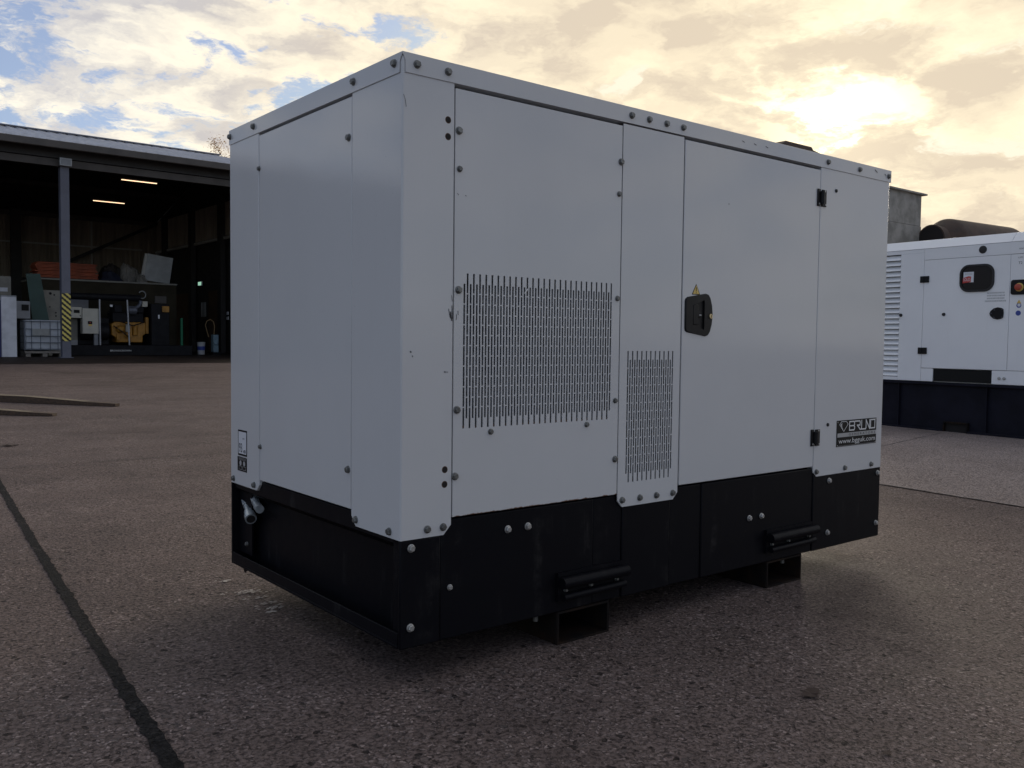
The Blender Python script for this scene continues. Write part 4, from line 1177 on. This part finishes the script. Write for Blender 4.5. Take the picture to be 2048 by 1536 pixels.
mb = MB(); mb.prism(XZ(31.16), [(8.461, 3.03), (9.36, 2.917), (9.50, 3.86), (8.61, 3.97)], 0, -.10); mb.build('panel_sheet', M['silver'], t_)

# open engine set in front of the container
t_ = thing('open_engine_set', (7.5, 29.9, FLR), 'open generator set with yellow engine on a long black skid', 'engine')
SK = MB().box(5.50, 9.50, 29.2, 30.5, FLR, .705).build('skid', M['engine_dark'], t_, bevel=.01)
text_mb('BROADCROWN', XZ(29.2), 6.80, 7.46, .500, .555, .002).build('skid_lettering', M['sticker_lightgrey'], t_, smooth=0)
mb = MB(); mb.prism(XZ(29.6), [(7.10, .80), (7.95, .80), (7.95, 1.02), (8.05, 1.10), (8.05, 1.45), (7.98, 1.48), (7.05, 1.48), (6.95, 1.40), (6.95, 1.05), (7.10, .95)], 0, -.7); EB = mb.build('engine_block', M['yellow'], t_, bevel=.02)
mb = MB(); mb.lathe((7.22, 29.60, 1.24), (0, -1, 0), [(0, .13), (.10, .12), (.14, .07)], 14); mb.lathe((7.70, 29.60, 1.20), (0, 0, 1), [(-.16, .09), (.16, .09), (.18, .05)], 14)
mb.box(7.40, 7.58, 29.50, 29.599, .95, 1.30); mb.box(7.10, 7.20, 29.55, 29.599, .86, 1.10); mb.box(8.06, 8.16, 29.62, 29.95, 1.1, 1.66)
mb.build('engine_fittings', M['yellow'], EB, bevel=.01)
mb = MB(); mb.cyl((7.45, 29.52, 1.15), (7.45, 29.52, 1.42), .07, n=14); mb.build('oil_filter', M['cream'], EB)
mb = MB(); mb.tube([(7.00, 29.55, 1.35), (7.25, 29.42, 1.15), (7.45, 29.45, .98), (7.52, 29.5, .80)], .016, 6); mb.tube([(7.2, 29.5, 1.5), (7.6, 29.44, 1.36), (8.0, 29.5, 1.5)], .02, 6); mb.build('hoses', M['engine_dark'], EB)
mb = MB(); mb.box(7.0, 8.0, 29.65, 30.3, 1.482, 1.80); mb.box(7.05, 7.30, 29.6, 30.2, 1.801, 2.05); mb.box(7.75, 8.0, 29.6, 30.2, 1.801, 2.0); UE = mb.build('upper_engine', M['engine_dark'], t_, bevel=.02)
mb = MB(); mb.lathe((7.45, 29.62, 1.88), (1, 0, 0), [(0, .10), (.05, .15), (.28, .15), (.32, .10)], 16); mb.tube([(7.7, 29.6, 1.95), (7.85, 29.58, 2.05), (7.9, 29.6, 2.2)], .06, 10); mb.build('turbo_housing', M['engine_grey'], UE)
MB().box(6.90, 6.98, 29.55, 29.58, 1.98, 2.05).build('maker_tag', M['sticker_white'], UE)
mb = MB(); mb.cyl((5.75, 29.75, 2.30), (7.95, 29.75, 2.30), .115, n=18); MU = mb.build('exhaust_pipe', M['engine_dark'], t_)
mb = MB(); mb.tube([(7.95 + .115 * math.cos(a), 29.62, 2.42 + .125 * math.sin(a)) for a in [2 * math.pi * i / 24 - 1.9 for i in range(18)]], .018, 8); mb.build('pipe_clamp', M['silver'], MU)
MB().box(7.95, 8.12, 29.6, 29.75, 2.02, 2.20).build('pipe_bracket', M['cream'], MU)
mb = MB(); mb.box(8.20, 8.80, 29.45, 30.35, .71, 2.12); mb.build('radiator', M['engine_dark'], t_, bevel=.01)
MB().box(8.42, 8.47, 29.44, 29.449, 1.62, 1.75).build('radiator_tag', M['sticker_white'], t_)
mb = MB(); mb.box(8.55, 8.78, 29.40, 29.444, 1.85, 2.05); mb.build('yellow_cover', M['yellow'], t_)
AL = MB().box(5.75, 6.9, 29.7, 30.3, .71, 1.6); AL.cyl((6.0, 29.69, 1.15), (6.85, 29.69, 1.15), .28, n=18); AL.build('alternator', M['engine_dark'], t_, bevel=.02)
MB().box(5.70, 6.46, 30.52, 30.62, .71, 2.36).build('back_panel', M['grey_box'], t_)
CT = MB().box(5.46, 5.970, 29.30, 29.55, 1.58, 1.93).build('control_panel', M['cream'], t_, bevel=.008)
mb = MB(); mb.box(5.73, 5.90, 29.285, 29.299, 1.74, 1.84); mb.build('panel_screen', M['sticker_black'], CT)
for u, v in ((5.56, 1.72), (5.56, 1.64), (5.65, 1.64), (5.92, 1.65), (5.66, 1.80)):
    MB().lathe((u, 29.299, v), (0, -1, 0), [(0, .018), (.02, .015)], 10).build('panel_switch', M['sticker_black'], CT)
MB().box(5.5, 5.9, 29.6, 29.7, .71, 1.57).build('panel_stand', M['grey_warm'], t_)
BK = MB().box(5.975, 6.475, 29.25, 29.55, 1.075, 1.895).build('breaker_box', M['cream'], t_, bevel=.01)
MB().box(6.135, 6.265, 29.235, 29.249, 1.385, 1.485).build('breaker_switch', M['sticker_black'], BK)
MB().box(6.155, 6.255, 29.238, 29.249, 1.325, 1.383).build('breaker_label', M['sticker_yellow'], BK)
MB().lathe((6.20, 29.234, 1.435), (0, -1, 0), [(0, .02), (.015, .015)], 10).build('breaker_knob', M['sticker_red'], BK)
MB().box(6.34, 6.46, 29.3, 29.45, .706, 1.07).build('box_leg', M['grey_box'], t_)
MB().box(5.62, 5.82, 29.25, 29.4, .706, .86).build('junction_box', M['grey_box'], t_)
for (p, q) in (((6.50, 29.22, .71), (6.49, 29.22, 2.20)), ((7.42, 29.25, .71), (7.36, 29.25, 2.22))):
    MB().cyl(p, q, .026, n=10).build('pole', M['pole'], t_)
tag(MB().cyl((9.60, 30.6, FLR), (9.60, 30.6, 1.68), .05, n=12).build('green_pipe', M['green_pipe']), 'upright bright green pipe at the end of the dark container', 'pipe')
t_ = thing('bucket', (10.34, 30.7, FLR), 'white bucket with a blue patch on the shed floor', 'bucket')
MB().lathe((10.34, 30.7, FLR), (0, 0, 1), [(0, .12), (.02, .125), (.44, .15), (.455, .155), (.46, .14)], 20).build('bucket_body', M['bucket'], t_, smooth=50)
mb = MB(); mb.lathe((10.34, 30.7, FLR + .16), (0, 0, 1), [(0, .136), (.14, .1435)], 20); mb.build('bucket_label', M['sticker_blue'], t_, smooth=50)
t_ = thing('hose_pump', (10.85, 30.7, FLR), 'pale blue pump with a tan hose looped above it', 'pump')
mb = MB(); mb.box(10.76, 10.96, 30.6, 30.85, .45, 1.10); mb.lathe((10.84, 30.59, .80), (0, -1, 0), [(0, .09), (.06, .08)], 12); mb.build('pump_body', M['pump'], t_, bevel=.02)
MB().box(10.72, 11.05, 30.55, 30.9, FLR, .449).build('pump_base', M['engine_dark'], t_)
mb = MB(); mb.tube([(10.62, 30.7, 1.02), (10.55, 30.7, 1.25), (10.50, 30.7, 1.45), (10.56, 30.7, 1.60), (10.68, 30.7, 1.66), (10.80, 30.7, 1.58), (10.84, 30.7, 1.42), (10.82, 30.7, 1.12)], .014, 8); mb.build('hose', M['hose'], t_)
for z, lb in ((1.90, 'upper white socket on the dark wall beside the generator edge'), (1.70, 'lower white socket on the dark wall beside the generator edge')):
    tag(MB().box(XR - .035, XR - .0, 32.55, 32.70, z, z + .12).build('wall_socket', M['sticker_white']), lb, 'socket', 'white sockets on the shed side wall')
# rack of pale rods on the side wall
for j in range(4):
    tag(MB().cyl((XR - .10, 35.3 - j * .16, 1.85), (XR - .10, 35.3 - j * .16, 2.45), .018, n=8).build('metal_rod', M['silver']), 'thin pale rod hanging on the dark shed wall, %s in the row' % ('leftmost', 'second from the left', 'third from the left', 'rightmost')[j], 'rod', 'rods hanging on the shed wall')

# ------------------------------------------------------------------ timbers on the yard
def timber(x0, y0, x1, y1, wdt, h, label):
    a = Vector((x0, y0)); b = Vector((x1, y1)); t = (b - a).normalized(); n = Vector((-t.y, t.x)); Ln = (b - a).length
    zg = lambda p: gh(p.y) + .004
    T = thing('timber', (x0, y0, gh(y0)), label, 'timber', 'tapered timbers lying on the yard')
    mb = MB()
    secs = [(0, 1, 1), (.55, 1, .95), (.85, .85, .55), (1, .55, .12)]
    vs = []
    for f, kw, kh in secs:
        p = a + t * Ln * f
        for sgn, z in ((-1, 0), (1, 0), (1, h * kh), (-1, h * kh)):
            pp = p + n * sgn * wdt * kw / 2; vs.append((pp.x, pp.y, zg(p) + z + (h * .30 if f == 1 and z else 0)))
    fs = [(0, 1, 2, 3), (12, 13, 14, 15)] + [(j * 4 + i, j * 4 + (i + 1) % 4, j * 4 + 4 + (i + 1) % 4, j * 4 + 4 + i) for j in range(3) for i in range(4)]
    mb.add(vs, fs); mb.build('timber_body', M['timber'], T, smooth=0)
    mb = MB(); vs = []
    for f, kw, kh in secs[:3]:
        p = a + t * Ln * f
        for sgn in (-1, 1):
            pp = p + n * sgn * wdt * kw / 2; vs.append((pp.x, pp.y, zg(p) + h * kh + .002))
    mb.add(vs, [(0, 1, 3, 2), (2, 3, 5, 4)]); mb.build('timber_face', M['timber_top'], T, smooth=0)
timber(.05, 12.15, 1.87, 9.90, .16, .085, 'longer brown tapered timber lying on the yard, the farther of two')
timber(-.45, 10.3, .95, 8.98, .16, .068, 'shorter brown tapered timber lying on the yard, the nearer of two')

# fallen leaves
for (x, y, s_, a, lb) in ((.92, -.75, .042, .4, 'largest brown leaf on the concrete in front of the generator'), (.97, -.51, .016, 1.2, 'small brown leaf near the largest one, towards the generator'),
                      (.08, -.09, .016, .2, 'small dark leaf on shaded concrete near the base corner'), (.08, 6.49, .07, .1, 'dark curled leaf on the yard at the left edge'),
                      (.74, -1.08, .016, .3, 'small brown leaf nearest the bottom edge of the view')):
    mb = MB(); ring = []
    for i in range(14):
        b = 2 * math.pi * i / 14; r_ = s_ * (.55 + .45 * abs(math.cos(b))) * rnd.uniform(.75, 1.1)
        ring.append((x + math.cos(b + a) * r_, y + math.sin(b + a) * r_ * .75, gh(y) + .005 + rnd.uniform(0, .18) * s_))
    mb.add(ring + [(x, y, gh(y) + .006)], [(i, (i + 1) % 14, 14) for i in range(14)])
    tag(mb.build('fallen_leaf', M['leaf_brown'], smooth=0), lb, 'leaf', 'fallen leaves on the yard')

# ------------------------------------------------------------------ autumn tree behind the shed
def tree(x, y, h, seed):
    rr = random.Random(seed)
    T = thing('autumn_tree', (x, y, .36), 'sparse orange autumn tree top showing above the shed roof', 'tree')
    tips = []; mb = MB()
    def grow(p, d, ln, r, lv):
        pts = [p]; q = p.copy(); dd = d.copy()
        for i in range(4):
            dd = (dd + Vector((rr.uniform(-.18, .18), rr.uniform(-.18, .18), rr.uniform(-.02, .12)))).normalized(); q = q + dd * ln / 4; pts.append(q.copy())
        mb.tube(pts, [r * (1 - .16 * i) for i in range(5)], 6)
        if lv >= 2: tips.extend(pts[1:])
        if lv < 4:
            for k in range(3 if lv else 5):
                f = rr.randint(2, 4); ang = rr.uniform(0, 6.28); side = Vector((math.cos(ang), math.sin(ang), rr.uniform(.3, 1.1))).normalized()
                grow(pts[f], (dd * .6 + side * .8).normalized(), ln * rr.uniform(.36, .52), r * .40, lv + 1)
    grow(Vector((x, y, .36)), Vector((0, 0, 1)), h * .56, .16, 0)
    mb.build('trunk', M['bark'], T)
    lf = MB()
    for p in tips:
        for k in range(rr.randint(3, 8)):
            c = p + Vector((rr.gauss(0, .25), rr.gauss(0, .25), rr.gauss(0, .22))); s_ = rr.uniform(.03, .07)
            a = Vector((rr.uniform(-1, 1), rr.uniform(-1, 1), rr.uniform(-1, 1))).normalized(); b = a.orthogonal().normalized()
            lf.add([c - a * s_, c + b * s_ * .6, c + a * s_, c - b * s_ * .6], [(0, 1, 2, 3)])
    cr = lf.build('crown', M['leaf_orange'], T, smooth=0); cr['kind'] = 'stuff'
tree(17.8, 46.5, 12.9, 11)
